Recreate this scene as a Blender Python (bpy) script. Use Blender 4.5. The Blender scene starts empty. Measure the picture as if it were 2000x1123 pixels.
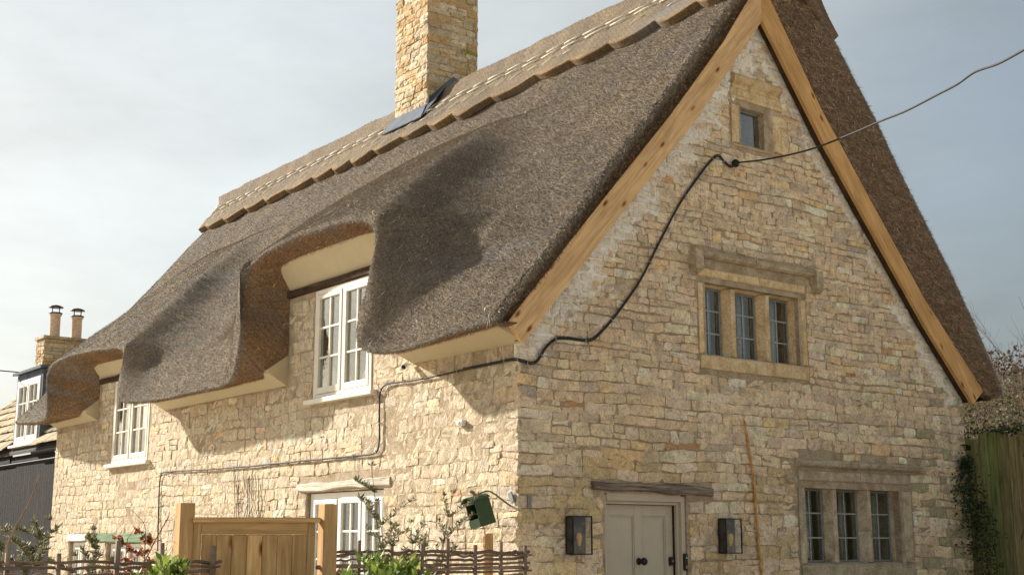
import bpy, math, random
import numpy as np
from mathutils import Vector, Matrix, noise
from mathutils.geometry import tessellate_polygon

random.seed(7)
RNG = np.random.default_rng(7)
S = bpy.context.scene
COL = S.collection
R = math.radians

# ------------------------------------------------------------------ camera
PITCH, HEAD = math.atan(498 / 2513.0), R(37.4)
FW = Vector((math.sin(HEAD) * math.cos(PITCH), math.cos(HEAD) * math.cos(PITCH), math.sin(PITCH)))
RT = Vector((math.cos(HEAD), -math.sin(HEAD), 0))
UP = RT.cross(FW)
CAM = Vector((-7.33308, -9.49873, 1.6))
cd = bpy.data.cameras.new('camera')
cam = bpy.data.objects.new('camera', cd)
COL.objects.link(cam)
cam.matrix_world = Matrix.Translation(CAM) @ Matrix((RT, UP, -FW)).transposed().to_4x4()
cd.sensor_width = 36
cd.lens = 2513 / 2000 * 36
cd.clip_start = 0.1
cd.clip_end = 3000
S.camera = cam

# ------------------------------------------------------------------ light
SUNV = Vector((-.55, 1.3, .73)).normalized()
EL = math.asin(SUNV.z)
w = bpy.data.worlds.new('World')
S.world = w
w.use_nodes = True
nt = w.node_tree
for n in list(nt.nodes): nt.nodes.remove(n)
def N(t, ty, **kw):
    n = t.nodes.new(ty)
    for k, v in kw.items(): setattr(n, k, v)
    return n
out = N(nt, 'ShaderNodeOutputWorld'); bg = N(nt, 'ShaderNodeBackground')
sky = N(nt, 'ShaderNodeTexSky', sky_type='NISHITA', sun_disc=False, sun_elevation=EL,
        sun_rotation=math.atan2(SUNV.x, SUNV.y) % (2 * math.pi), air_density=1.2, dust_density=3.0, ozone_density=1.0)
tc = N(nt, 'ShaderNodeTexCoord')
mp = N(nt, 'ShaderNodeMapping'); mp.inputs['Scale'].default_value = (1.0, 1.0, 2.7)
mp.inputs['Rotation'].default_value = (0, R(8), R(25))
nz = N(nt, 'ShaderNodeTexNoise'); nz.inputs['Scale'].default_value = 2.1; nz.inputs['Detail'].default_value = 9
nz.inputs['Roughness'].default_value = .58; nz.inputs['Distortion'].default_value = .35
cr = N(nt, 'ShaderNodeValToRGB')
cr.color_ramp.elements[0].position = .30; cr.color_ramp.elements[0].color = (.66, .66, .66, 1)
cr.color_ramp.elements[1].position = .68; cr.color_ramp.elements[1].color = (.97, .97, .97, 1)
# thin high cloud: brighter near the sun, raised opposite it to fill the shaded gable
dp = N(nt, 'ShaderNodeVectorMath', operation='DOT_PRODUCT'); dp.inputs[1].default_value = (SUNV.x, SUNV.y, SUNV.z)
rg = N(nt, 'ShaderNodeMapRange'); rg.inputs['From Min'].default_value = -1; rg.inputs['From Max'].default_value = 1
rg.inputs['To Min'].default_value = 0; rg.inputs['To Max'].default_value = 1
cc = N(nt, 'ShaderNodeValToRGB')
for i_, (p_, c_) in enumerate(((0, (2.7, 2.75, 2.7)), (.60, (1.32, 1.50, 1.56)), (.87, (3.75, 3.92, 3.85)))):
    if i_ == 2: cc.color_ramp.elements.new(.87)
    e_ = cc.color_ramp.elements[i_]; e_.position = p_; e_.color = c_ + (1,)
nz2 = N(nt, 'ShaderNodeTexNoise'); nz2.inputs['Scale'].default_value = 2.6; nz2.inputs['Detail'].default_value = 8
nz2.inputs['Roughness'].default_value = .6
r2 = N(nt, 'ShaderNodeMapRange'); r2.inputs['From Min'].default_value = .35; r2.inputs['From Max'].default_value = .72
r2.inputs['To Min'].default_value = .90; r2.inputs['To Max'].default_value = 1.22
vm = N(nt, 'ShaderNodeVectorMath', operation='SCALE')
mx = N(nt, 'ShaderNodeMix', data_type='RGBA')
L = nt.links.new
L(tc.outputs['Generated'], mp.inputs[0]); L(mp.outputs[0], nz.inputs['Vector']); L(nz.outputs[0], cr.inputs[0])
L(mp.outputs[0], nz2.inputs['Vector']); L(nz2.outputs[0], r2.inputs[0])
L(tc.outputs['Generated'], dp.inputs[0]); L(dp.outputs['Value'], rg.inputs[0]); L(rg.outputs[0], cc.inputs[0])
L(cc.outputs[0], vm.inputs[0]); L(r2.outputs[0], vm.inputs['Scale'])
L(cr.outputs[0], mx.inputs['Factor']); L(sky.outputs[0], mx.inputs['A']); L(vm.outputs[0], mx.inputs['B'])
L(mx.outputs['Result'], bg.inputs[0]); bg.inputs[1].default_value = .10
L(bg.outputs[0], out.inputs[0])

sd = bpy.data.lights.new('sun', 'SUN')
sd.energy = 5.0; sd.angle = R(1.0); sd.color = (1, .94, .85)
sun = bpy.data.objects.new('sun', sd); COL.objects.link(sun)
sun.rotation_euler = SUNV.to_track_quat('Z', 'Y').to_euler()
S.view_settings.view_transform = 'Standard'; S.view_settings.look = 'None'
S.view_settings.gamma = 1; S.view_settings.exposure = 1.06
S.render.engine = 'CYCLES'
S.cycles.max_bounces = 6; S.cycles.transparent_max_bounces = 12

# ------------------------------------------------------------------ materials
def base_mat(name, rough=.9, spec=.2):
    m = bpy.data.materials.new(name); m.use_nodes = True
    t = m.node_tree; b = t.nodes['Principled BSDF']
    b.inputs['Roughness'].default_value = rough
    b.inputs['Specular IOR Level'].default_value = spec
    return m, t, b
def ramp(t, stops):
    r = N(t, 'ShaderNodeValToRGB'); e = r.color_ramp.elements
    while len(e) < len(stops): e.new(.5)
    for i, (p, c) in enumerate(stops): e[i].position = p; e[i].color = tuple(c) + (1,) if len(c) == 3 else c
    return r
def noise_n(t, vec, scale, detail=5, rough=.55, dist=0):
    n = N(t, 'ShaderNodeTexNoise'); n.inputs['Scale'].default_value = scale; n.inputs['Detail'].default_value = detail
    n.inputs['Roughness'].default_value = rough; n.inputs['Distortion'].default_value = dist
    t.links.new(vec, n.inputs['Vector']); return n.outputs[0]
def mul(t, a, b, fac=1.0):
    m = N(t, 'ShaderNodeMix', data_type='RGBA', blend_type='MULTIPLY'); m.inputs['Factor'].default_value = fac
    t.links.new(a, m.inputs['A']); t.links.new(b, m.inputs['B']); return m.outputs['Result']
def mixc(t, f, a, b):
    m = N(t, 'ShaderNodeMix', data_type='RGBA')
    for s, k in ((f, 'Factor'), (a, 'A'), (b, 'B')):
        if hasattr(s, 'node'): t.links.new(s, m.inputs[k])
        else: m.inputs[k].default_value = s if k == 'Factor' else tuple(s) + (1,)
    return m.outputs['Result']
def mth(t, op, a, b=None, c=None):
    m = N(t, 'ShaderNodeMath', operation=op)
    for i, s in enumerate((a, b, c)):
        if s is None: continue
        if hasattr(s, 'node'): t.links.new(s, m.inputs[i])
        else: m.inputs[i].default_value = s
    return m.outputs[0]
def bump(t, b, h, strength, dist):
    n = N(t, 'ShaderNodeBump'); n.inputs['Strength'].default_value = strength; n.inputs['Distance'].default_value = dist
    t.links.new(h, n.inputs['Height']); t.links.new(n.outputs[0], b.inputs['Normal']); return n
def pos(t): return N(t, 'ShaderNodeNewGeometry').outputs['Position']
def att(t, name='Col', o='Color'):
    a = N(t, 'ShaderNodeAttribute'); a.attribute_name = name; return a.outputs[o]
def scaled(t, v, s, rot=(0, 0, 0)):
    m = N(t, 'ShaderNodeMapping'); m.inputs['Scale'].default_value = s; m.inputs['Rotation'].default_value = rot
    t.links.new(v, m.inputs[0]); return m.outputs[0]

def mat_stone(name, lime=True):
    m, t, b = base_mat(name, .93, .15)
    p = pos(t); c = att(t)
    n1 = noise_n(t, p, 16, 8, .72, .9); n2 = noise_n(t, p, 75, 4, .65); n3 = noise_n(t, p, 3.3, 6, .6, .8); n4 = noise_n(t, p, 9, 6, .65, 1.2)
    r1 = ramp(t, [(.30, (.42, .37, .32)), (.45, (.90, .89, .87)), (.70, (1.32, 1.29, 1.22))])
    t.links.new(n1, r1.inputs[0])
    r2 = ramp(t, [(.33, (.70, .68, .66)), (.5, (1, 1, 1)), (.7, (1.2, 1.18, 1.14))]); t.links.new(n2, r2.inputs[0])
    c = mul(t, mul(t, c, r1.outputs[0]), r2.outputs[0])
    # grey weathering and lichen with shapes of their own
    g = ramp(t, [(.5, (0, 0, 0)), (.66, (1, 1, 1))]); t.links.new(n3, g.inputs[0])
    c = mixc(t, mth(t, 'MULTIPLY', g.outputs[0], .50), c, (.33, .275, .21))
    g2 = ramp(t, [(.60, (0, 0, 0)), (.72, (1, 1, 1))]); t.links.new(n4, g2.inputs[0])
    c = mixc(t, mth(t, 'MULTIPLY', g2.outputs[0], .6), c, (.66, .61, .52))
    n5 = noise_n(t, p, 28, 5, .7, 1.5)
    g3 = ramp(t, [(.63, (0, 0, 0)), (.72, (1, 1, 1))]); t.links.new(n5, g3.inputs[0])
    c = mixc(t, mth(t, 'MULTIPLY', g3.outputs[0], .55), c, (.16, .125, .09))
    n6 = noise_n(t, p, 6.5, 6, .7, 1.8)
    g4 = ramp(t, [(.59, (0, 0, 0)), (.70, (1, 1, 1))]); t.links.new(n6, g4.inputs[0])
    c = mixc(t, mth(t, 'MULTIPLY', g4.outputs[0], .30), c, (.52, .33, .14))
    if lime:
        nl = noise_n(t, p, 11, 5, .65, 1.2); rl = ramp(t, [(.40, (.15, .15, .15)), (.56, (1, 1, 1))]); t.links.new(nl, rl.inputs[0])
        c = mixc(t, mth(t, 'MULTIPLY', lime_mask(t, p), mth(t, 'MULTIPLY', rl.outputs[0], .9)), c, (.84, .81, .74))
    t.links.new(c, b.inputs['Base Color'])
    h = mth(t, 'ADD', mth(t, 'MULTIPLY', n1, 1.0), mth(t, 'MULTIPLY', n2, .35))
    bump(t, b, h, .8, .03)
    return m
def lime_mask(t, p):
    """pale lime pointing along the rake of the gable: a real repair band, ragged on its inner side"""
    s = N(t, 'ShaderNodeSeparateXYZ'); t.links.new(p, s.inputs[0])
    x, y, z = s.outputs
    # height below the left and right rakes
    dl = mth(t, 'SUBTRACT', mth(t, 'ADD', mth(t, 'MULTIPLY', x, 1.15), 3.48), z)
    dr = mth(t, 'SUBTRACT', mth(t, 'ADD', mth(t, 'MULTIPLY', x, -1.14), 11.45), z)
    d = mth(t, 'MINIMUM', dl, mth(t, 'ADD', dr, .12))
    nn = noise_n(t, p, 2.2, 5, .65, .5); n3 = noise_n(t, p, 9, 5, .6, 1)
    lim = mth(t, 'ADD', mth(t, 'MULTIPLY', nn, 1.5), mth(t, 'MULTIPLY', n3, .5))
    k = mth(t, 'MULTIPLY', mth(t, 'SUBTRACT', mth(t, 'SUBTRACT', lim, .50), d), 14)
    k = mth(t, 'MINIMUM', mth(t, 'MAXIMUM', k, 0), 1)
    inside = mth(t, 'MULTIPLY', mth(t, 'LESS_THAN', y, .06), mth(t, 'GREATER_THAN', z, 3.3))
    return mth(t, 'MULTIPLY', k, inside)

def mat_mortar():
    m, t, b = base_mat('lime_mortar', .95, .1)
    p = pos(t); n1 = noise_n(t, p, 5, 7, .65, .8); n2 = noise_n(t, p, 60, 4, .7); n3 = noise_n(t, p, 1.6, 4)
    r = ramp(t, [(.3, (.29, .22, .14)), (.5, (.44, .35, .24)), (.7, (.58, .48, .36))]); t.links.new(n1, r.inputs[0])
    r2 = ramp(t, [(.33, (.6, .58, .55)), (.6, (1.05, 1.05, 1.05))]); t.links.new(n2, r2.inputs[0])
    c = mul(t, r.outputs[0], r2.outputs[0])
    c = mixc(t, lime_mask(t, p), c, (.88, .85, .79))
    t.links.new(c, b.inputs['Base Color'])
    bump(t, b, mth(t, 'ADD', noise_n(t, p, 22, 6, .7), mth(t, 'MULTIPLY', n2, .4)), .7, .025)
    return m
def mat_ashlar(name, c1, c2, c3):
    m, t, b = base_mat(name, .9, .15)
    p = pos(t); n1 = noise_n(t, p, 6, 7, .66, .7); n2 = noise_n(t, p, 55, 4, .6); n3 = noise_n(t, scaled(t, p, (9, 9, 1.5)), 2.4, 6, .7)
    r = ramp(t, [(.3, c1), (.52, c2), (.72, c3)]); t.links.new(n1, r.inputs[0])
    r2 = ramp(t, [(.3, (.7, .69, .68)), (.6, (1.08, 1.08, 1.08))]); t.links.new(n2, r2.inputs[0])
    c = mul(t, r.outputs[0], r2.outputs[0])
    g = ramp(t, [(.56, (0, 0, 0)), (.7, (1, 1, 1))]); t.links.new(n3, g.inputs[0])
    c = mixc(t, mth(t, 'MULTIPLY', g.outputs[0], .5), c, (.10, .085, .07))
    c = mul(t, c, att(t))
    t.links.new(c, b.inputs['Base Color']); bump(t, b, mth(t, 'ADD', n1, mth(t, 'MULTIPLY', n2, .4)), .5, .012)
    return m
def mat_wood(name, c1, c2, knots=True, rough=.8, grain=1.0, crack=0.0):
    m, t, b = base_mat(name, rough, .10)
    l = att(t, 'loc', 'Vector')
    v = scaled(t, l, (1.6, 22, 22)); n1 = noise_n(t, v, 1.6, 6, .6, .6)
    r = ramp(t, [(.3, c1), (.68, c2)]); t.links.new(n1, r.inputs[0])
    c = mul(t, r.outputs[0], att(t))
    big = noise_n(t, scaled(t, l, (1.2, 3, 3)), 1.5, 3)
    rb = ramp(t, [(.3, (.8, .78, .76)), (.7, (1.12, 1.1, 1.05))]); t.links.new(big, rb.inputs[0]); c = mul(t, c, rb.outputs[0])
    if knots:
        vo = N(t, 'ShaderNodeTexVoronoi'); vo.inputs['Scale'].default_value = 1.0
        t.links.new(scaled(t, l, (2.6, 6.5, 3)), vo.inputs['Vector'])
        kr = ramp(t, [(.05, (.26, .14, .07)), (.10, (.6, .45, .34)), (.17, (1, 1, 1))]); t.links.new(vo.outputs['Distance'], kr.inputs[0])
        c = mul(t, c, kr.outputs[0])
    if crack:
        n4 = noise_n(t, scaled(t, l, (1.2, 26, 26)), 1.5, 7, .7, .8)
        k = ramp(t, [(.35, (.12, .10, .09)), (.45, (1, 1, 1))]); t.links.new(n4, k.inputs[0]); c = mixc(t, crack, c, mul(t, c, k.outputs[0]))
        bump(t, b, n4, .8, .02)
    else: bump(t, b, n1, .25 * grain, .004)
    t.links.new(c, b.inputs['Base Color']); return m
def mat_paint(name, col, rough=.45, dirt=.12, spec=.35):
    m, t, b = base_mat(name, rough, spec)
    p = pos(t); n1 = noise_n(t, p, 4, 6, .65, .4); n2 = noise_n(t, p, 40, 3)
    r = ramp(t, [(.35, tuple(x * (1 - dirt) for x in col)), (.65, col)]); t.links.new(n1, r.inputs[0])
    t.links.new(r.outputs[0], b.inputs['Base Color']); bump(t, b, n2, .12, .002); return m
def mat_plain(name, col, rough=.6, metal=0, spec=.3):
    m, t, b = base_mat(name, rough, spec); b.inputs['Metallic'].default_value = metal
    n1 = noise_n(t, pos(t), 20, 5, .6)
    r = ramp(t, [(.3, tuple(x * .75 for x in col)), (.7, tuple(min(1, x * 1.2) for x in col))]); t.links.new(n1, r.inputs[0])
    t.links.new(r.outputs[0], b.inputs['Base Color']); return m
def mat_glass(name='window_glass', tint=(.93, .96, .95), refl=2.6):
    m = bpy.data.materials.new(name); m.use_nodes = True; t = m.node_tree
    t.nodes.remove(t.nodes['Principled BSDF'])
    o = t.nodes['Material Output']; tr = N(t, 'ShaderNodeBsdfTransparent'); gl = N(t, 'ShaderNodeBsdfGlossy')
    tr.inputs[0].default_value = tint + (1,); gl.inputs['Roughness'].default_value = .03
    fr = N(t, 'ShaderNodeFresnel'); mxs = N(t, 'ShaderNodeMixShader')
    bf = N(t, 'ShaderNodeNewGeometry').outputs['Backfacing']     # same reflectance on both faces of a thin pane
    t.links.new(mth(t, 'SUBTRACT', 1.5, mth(t, 'MULTIPLY', bf, 1.5 - 1 / 1.5)), fr.inputs[0])
    bm = N(t, 'ShaderNodeBump'); bm.inputs['Strength'].default_value = .12; bm.inputs['Distance'].default_value = .02
    t.links.new(noise_n(t, pos(t), 5, 2), bm.inputs['Height']); t.links.new(bm.outputs[0], gl.inputs['Normal'])
    f2 = mth(t, 'MINIMUM', mth(t, 'MULTIPLY', fr.outputs[0], refl), 1)
    t.links.new(f2, mxs.inputs[0]); t.links.new(tr.outputs[0], mxs.inputs[1]); t.links.new(gl.outputs[0], mxs.inputs[2])
    t.links.new(mxs.outputs[0], o.inputs[0]); return m
def mat_thatch():
    m, t, b = base_mat('thatch', .9, .12)
    p = pos(t); c = att(t)
    n1 = noise_n(t, p, 95, 4, .75); n2 = noise_n(t, p, 30, 5, .7); n3 = noise_n(t, p, 1.4, 5, .6, .5)
    # slight streaks down the slope, netting sheen put into their bluish tops
    n4 = noise_n(t, scaled(t, p, (.35, 3.2, .3)), 1.6, 5, .6)
    r1 = ramp(t, [(.32, (.22, .2, .19)), (.5, (.95, .95, .95)), (.68, (1.9, 1.85, 1.75))]); t.links.new(n1, r1.inputs[0])
    r2 = ramp(t, [(.35, (.66, .65, .64)), (.65, (1.22, 1.2, 1.18))]); t.links.new(n2, r2.inputs[0])
    r3 = ramp(t, [(.35, (.82, .82, .86)), (.65, (1.14, 1.1, 1.02))]); t.links.new(n3, r3.inputs[0])
    r4 = ramp(t, [(.40, (.9, .9, .92)), (.62, (1.08, 1.07, 1.05)), (.72, (1.25, 1.3, 1.36))]); t.links.new(n4, r4.inputs[0])
    c = mul(t, mul(t, mul(t, mul(t, c, r1.outputs[0]), r2.outputs[0]), r3.outputs[0]), r4.outputs[0])
    # fine wire netting laid over the reed
    sp = N(t, 'ShaderNodeSeparateXYZ'); t.links.new(p, sp.inputs[0]); X_, Y_, Z_ = sp.outputs
    sl = mth(t, 'ADD', mth(t, 'MULTIPLY', X_, .64), mth(t, 'MULTIPLY', Z_, .77))
    k = 2 * math.pi / .042; ln = None
    for ang in (58, -58):
        q = mth(t, 'ADD', mth(t, 'MULTIPLY', Y_, k * math.cos(R(ang))), mth(t, 'MULTIPLY', sl, k * math.sin(R(ang)) * .62))
        a_ = mth(t, 'ABSOLUTE', mth(t, 'SINE', mth(t, 'MULTIPLY', q, .5))); ln = a_ if ln is None else mth(t, 'MINIMUM', ln, a_)
    cx = N(t, 'ShaderNodeCombineXYZ'); t.links.new(mth(t, 'SUBTRACT', sl, mth(t, 'MULTIPLY', Y_, -.30)), cx.inputs[0]); t.links.new(mth(t, 'MULTIPLY', Y_, .16), cx.inputs[1])
    n5 = noise_n(t, cx.outputs[0], 2.3, 4, .6, .4); r5 = ramp(t, [(.55, (0, 0, 0)), (.70, (1, 1, 1))]); t.links.new(n5, r5.inputs[0])
    c = mixc(t, mth(t, 'MULTIPLY', r5.outputs[0], .38), c, (.30, .32, .33))  # pale bluish streaks: the netting's sheen put into the colour
    net = mth(t, 'LESS_THAN', ln, .20)
    c = mixc(t, mth(t, 'MULTIPLY', net, .42), c, (.085, .08, .078))
    t.links.new(c, b.inputs['Base Color'])
    bump(t, b, mth(t, 'ADD', n1, mth(t, 'MULTIPLY', n2, .8)), 1.0, .03)
    return m
def mat_vcol(name, rough=.8, spec=.2, trans=0.0, var=.35):
    m, t, b = base_mat(name, rough, spec)
    n1 = noise_n(t, pos(t), 14, 4, .6)
    r = ramp(t, [(.3, (1 - var,) * 3), (.7, (1 + var,) * 3)]); t.links.new(n1, r.inputs[0])
    c = mul(t, att(t), r.outputs[0]); t.links.new(c, b.inputs['Base Color'])
    if trans:
        o = t.nodes['Material Output']; tl = N(t, 'ShaderNodeBsdfTranslucent'); t.links.new(c, tl.inputs[0])
        ms = N(t, 'ShaderNodeMixShader'); ms.inputs[0].default_value = trans
        t.links.new(b.outputs[0], ms.inputs[1]); t.links.new(tl.outputs[0], ms.inputs[2]); t.links.new(ms.outputs[0], o.inputs[0])
    return m
def mat_ground():
    m, t, b = base_mat('bounce_ground', .95, .1)  # unseen ground, kept pale to bounce light onto the shaded gable
    p = pos(t); r = ramp(t, [(.3, (.40, .34, .26)), (.5, (.52, .45, .35)), (.7, (.60, .53, .42))]); t.links.new(noise_n(t, p, 6, 8, .7), r.inputs[0])
    t.links.new(r.outputs[0], b.inputs['Base Color']); bump(t, b, noise_n(t, p, 25, 5), .6, .03); return m

M = dict(
    stone=mat_stone('limestone'), mortar=mat_mortar(),
    ashlar=mat_ashlar('dressed_limestone', (.42, .30, .155), (.66, .49, .28), (.70, .60, .43)),
    ashlar_grey=mat_ashlar('weathered_limestone', (.28, .22, .15), (.50, .41, .285), (.62, .55, .43)),
    oak=mat_wood('new_larch', (.50, .315, .15), (.74, .515, .285)),
    oak_r=mat_wood('oiled_larch', (.44, .25, .10), (.63, .395, .18)),
    gatewood=mat_wood('softwood', (.40, .235, .10), (.66, .44, .22)),
    old=mat_wood('weathered_timber', (.50, .45, .38), (.78, .72, .62), False, .9, 2, .9),
    dark=mat_wood('old_dark_timber', (.035, .022, .015), (.10, .065, .042), False, .9, 2, .8),
    lichen=mat_wood('lichened_timber', (.08, .055, .04), (.36, .30, .25), False, .9, 2, .9),
    green_old=mat_wood('green_painted_timber', (.12, .21, .13), (.26, .34, .22), False, .85, 2, .6),
    fence=mat_wood('mossy_board', (.15, .135, .07), (.34, .31, .17), False, .9, 2, .6),
    clad=mat_wood('black_board', (.013, .010, .009), (.028, .023, .021), False, .8, 1, .3),
    cream=mat_paint('cream_paint', (.72, .67, .56)), soffit=mat_paint('soffit_paint', (.50, .42, .27), .6, .08),
    taupe=mat_paint('taupe_paint', (.50, .435, .335), .5, .12), white=mat_paint('white_paint', (.78, .75, .68)),
    lead=mat_paint('lead_sheet', (.13, .15, .18), .85, .4, .1), black=mat_plain('black_metal', (.012, .012, .012), .4),
    iron=mat_plain('iron_bar', (.30, .31, .30), .6), frame_iron=mat_plain('window_iron', (.20, .21, .20), .55),
    glass=mat_glass(), gglass=mat_glass('old_window_glass', (.90, .93, .92), 1.5), lglass=mat_glass('lantern_glass', (.95, .96, .95), .8), thatch=mat_thatch(), reed=mat_vcol('reed', .85, .15, 0, .25), green=mat_paint('green_paint', (.045, .085, .035), .65, .3),
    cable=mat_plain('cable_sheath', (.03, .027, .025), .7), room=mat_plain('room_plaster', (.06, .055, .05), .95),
    curtain=mat_plain('curtain_cloth', (.40, .38, .36), .95), ornament=mat_plain('white_ceramic', (.75, .74, .72), .4),
    leaf=mat_vcol('leaf', .55, .35, .3), copper=mat_vcol('dry_leaf', .7, .2, .35), bark=mat_vcol('bark', .9, .1),
    twig=mat_vcol('willow_rod', .85, .15), pot=mat_plain('clay_pot', (.60, .44, .32), .8), ground=mat_ground(), earth=mat_plain('earth', (.060, .042, .028), .95),
    tile=mat_stone('stone_slate', False), cloudwhite=mat_plain('white_plastic', (.7, .7, .68), .35),
    brass=mat_plain('brass', (.35, .22, .08), .35, 1), bulb=mat_plain('amber_glass', (.55, .30, .10), .15),
)

# ------------------------------------------------------------------ mesh helpers
class MB:
    def __init__(s, col=(1, 1, 1)): s.v = []; s.f = []; s.c = []; s.l = []; s.col = col; s.m = []; s.mi = 0
    def add(s, vs, fs, col=None, loc=None):
        o = len(s.v); vs = [tuple(v) for v in vs]; s.v += vs
        s.f += [tuple(i + o for i in f) for f in fs]; s.m += [s.mi] * len(fs)
        s.c += [col or s.col] * len(vs); s.l += [tuple(q) for q in loc] if loc is not None else vs
        return s
    def box(s, a, b, col=None, fr=None, jit=0):
        (x0, y0, z0), (x1, y1, z1) = a, b
        vs = [(x, y, z) for z in (z0, z1) for y in (y0, y1) for x in (x0, x1)]
        if jit: vs = [tuple(q + random.uniform(-jit, jit) for q in v) for v in vs]
        d = [x1 - x0, y1 - y0, z1 - z0]; o = sorted(range(3), key=lambda i: -abs(d[i])); k = random.uniform(0, 30)
        loc = [(v[o[0]] + k, v[o[1]] + k, v[o[2]]) for v in vs]
        if fr: vs = [fr(*v) for v in vs]
        s.add(vs, [(0, 2, 3, 1), (4, 5, 7, 6), (0, 1, 5, 4), (2, 6, 7, 3), (0, 4, 6, 2), (1, 3, 7, 5)], col, loc); return s
    def prism(s, poly, d, col=None, axis=None):
        """poly: 3D points (planar), extruded by vector d; loc runs along the longest edge"""
        n = len(poly); P = [Vector(p) for p in poly]; d = Vector(d)
        vs = P + [p + d for p in P]
        e = max(((P[(i + 1) % n] - P[i]) for i in range(n)), key=lambda q: q.length).normalized()
        dn = d.normalized(); g = e.cross(dn); k = random.uniform(0, 30)
        loc = [(v.dot(e) + k, v.dot(g) + k, v.dot(dn)) for v in vs]
        tri = tessellate_polygon([P]); fs = [tuple(t) for t in tri] + [tuple(i + n for i in reversed(t)) for t in tri]
        fs += [(i, (i + 1) % n, (i + 1) % n + n, i + n) for i in range(n)]
        s.add(vs, fs, col, loc); return s
    def tube(s, pts, r, n=6, col=None, cap=True):
        pts = [Vector(p) for p in pts]; rs = r if isinstance(r, (list, tuple)) else [r] * len(pts)
        vs = []; fs = []; loc = []; L_ = 0; k = random.uniform(0, 30); u = None
        for i, p in enumerate(pts):
            d = (pts[min(i + 1, len(pts) - 1)] - pts[max(i - 1, 0)])
            d = d.normalized() if d.length > 1e-9 else Vector((0, 0, 1))
            if u is None: u = d.orthogonal().normalized()
            u = (u - d * u.dot(d)); u = u.normalized() if u.length > 1e-6 else d.orthogonal().normalized()
            w_ = d.cross(u)
            if i: L_ += (p - pts[i - 1]).length
            for j in range(n):
                a = 2 * math.pi * j / n
                vs.append(p + (u * math.cos(a) + w_ * math.sin(a)) * rs[i]); loc.append((L_ + k, math.cos(a) * rs[i] + k, math.sin(a) * rs[i]))
            if i:
                b = (i - 1) * n
                fs += [(b + j, b + (j + 1) % n, b + n + (j + 1) % n, b + n + j) for j in range(n)]
        if cap: fs += [tuple(range(n - 1, -1, -1)), tuple(range(len(vs) - n, len(vs)))]
        s.add(vs, fs, col, loc); return s
    def lathe(s, o, prof, n=16, col=None, axis=Vector((0, 0, 1))):
        o = Vector(o); u = axis.orthogonal().normalized(); w_ = axis.cross(u); vs = []; fs = []
        for r_, h in prof:
            for j in range(n):
                a = 2 * math.pi * j / n; vs.append(o + axis * h + (u * math.cos(a) + w_ * math.sin(a)) * max(r_, 1e-4))
        for i in range(len(prof) - 1):
            b = i * n; fs += [(b + j, b + (j + 1) % n, b + n + (j + 1) % n, b + n + j) for j in range(n)]
        s.add(vs, fs, col); return s
    def build(s, name, mat, parent=None, smooth=False, kind=None, label=None):
        return mesh_obj(name, np.array(s.v, 'f8').reshape(-1, 3), s.f, mat, parent, smooth, np.array(s.c, 'f4').reshape(-1, 3),
                        np.array(s.l, 'f4').reshape(-1, 3), kind, label, s.m)

ROOTLOC = {}
def wloc(o):
    v = Vector((0, 0, 0))
    while o is not None: v += o.location; o = o.parent
    return v
def mesh_obj(name, v, f, mat, parent=None, smooth=False, c=None, l=None, kind=None, label=None, mi=None):
    me = bpy.data.meshes.new(name)
    off = np.array(wloc(parent)) if parent is not None else np.zeros(3)
    v = np.asarray(v, 'f8')
    org = np.zeros(3)
    if parent is None and len(v):
        org = np.array([(v[:, 0].min() + v[:, 0].max()) / 2, (v[:, 1].min() + v[:, 1].max()) / 2, v[:, 2].min()])
    vv = v - off - org
    if isinstance(f, np.ndarray):
        nf, k = f.shape
        me.vertices.add(len(vv)); me.vertices.foreach_set('co', vv.astype('f4').ravel())
        me.loops.add(nf * k); me.loops.foreach_set('vertex_index', f.astype('i4').ravel())
        me.polygons.add(nf); me.polygons.foreach_set('loop_start', np.arange(0, nf * k, k, dtype='i4'))
        me.update(calc_edges=True)
    else: me.from_pydata(vv.tolist(), [], f); me.update()
    for m_ in (mat if isinstance(mat, (list, tuple)) else [mat]): me.materials.append(m_)
    if mi is not None and len(set(mi)) > 1: me.polygons.foreach_set('material_index', np.array(mi, 'i4'))
    if c is not None:
        a = me.color_attributes.new('Col', 'FLOAT_COLOR', 'POINT')
        a.data.foreach_set('color', np.concatenate([np.asarray(c, 'f4'), np.ones((len(v), 1), 'f4')], 1).ravel())
    if l is not None:
        a = me.attributes.new('loc', 'FLOAT_VECTOR', 'POINT'); a.data.foreach_set('vector', np.asarray(l, 'f4').ravel())
    if smooth: me.polygons.foreach_set('use_smooth', np.ones(len(me.polygons), bool))
    o = bpy.data.objects.new(name, me); o.location = org.tolist(); COL.objects.link(o)
    if parent is not None: o.parent = parent
    if kind: o['kind'] = kind
    if label: o['label'] = label
    return o
def thing(name, label, cat, loc, group=None):
    o = bpy.data.objects.new(name, None); o.location = loc; o.empty_display_size = .2; COL.objects.link(o)
    o['label'] = label; o['category'] = cat
    if group: o['group'] = group
    return o
def tag(o, label, cat, group=None, kind=None):
    o['label'] = label; o['category'] = cat
    if group: o['group'] = group
    if kind: o['kind'] = kind
    return o
def structure(o): o['kind'] = 'structure'; return o
def FRONT(u, v, w_): return (-w_, -u, v)       # u = -y runs to the right, w outward from the front wall
def GABLE(u, v, w_): return (u, -w_, v)        # u = x, w outward from the gable
FRONT.out = Vector((-1, 0, 0)); GABLE.out = Vector((0, -1, 0))
def bevel(o, wd=.006, seg=2):
    m = o.modifiers.new('bevel', 'BEVEL'); m.width = wd; m.segments = seg; m.limit_method = 'ANGLE'; m.angle_limit = R(40); return o

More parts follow.
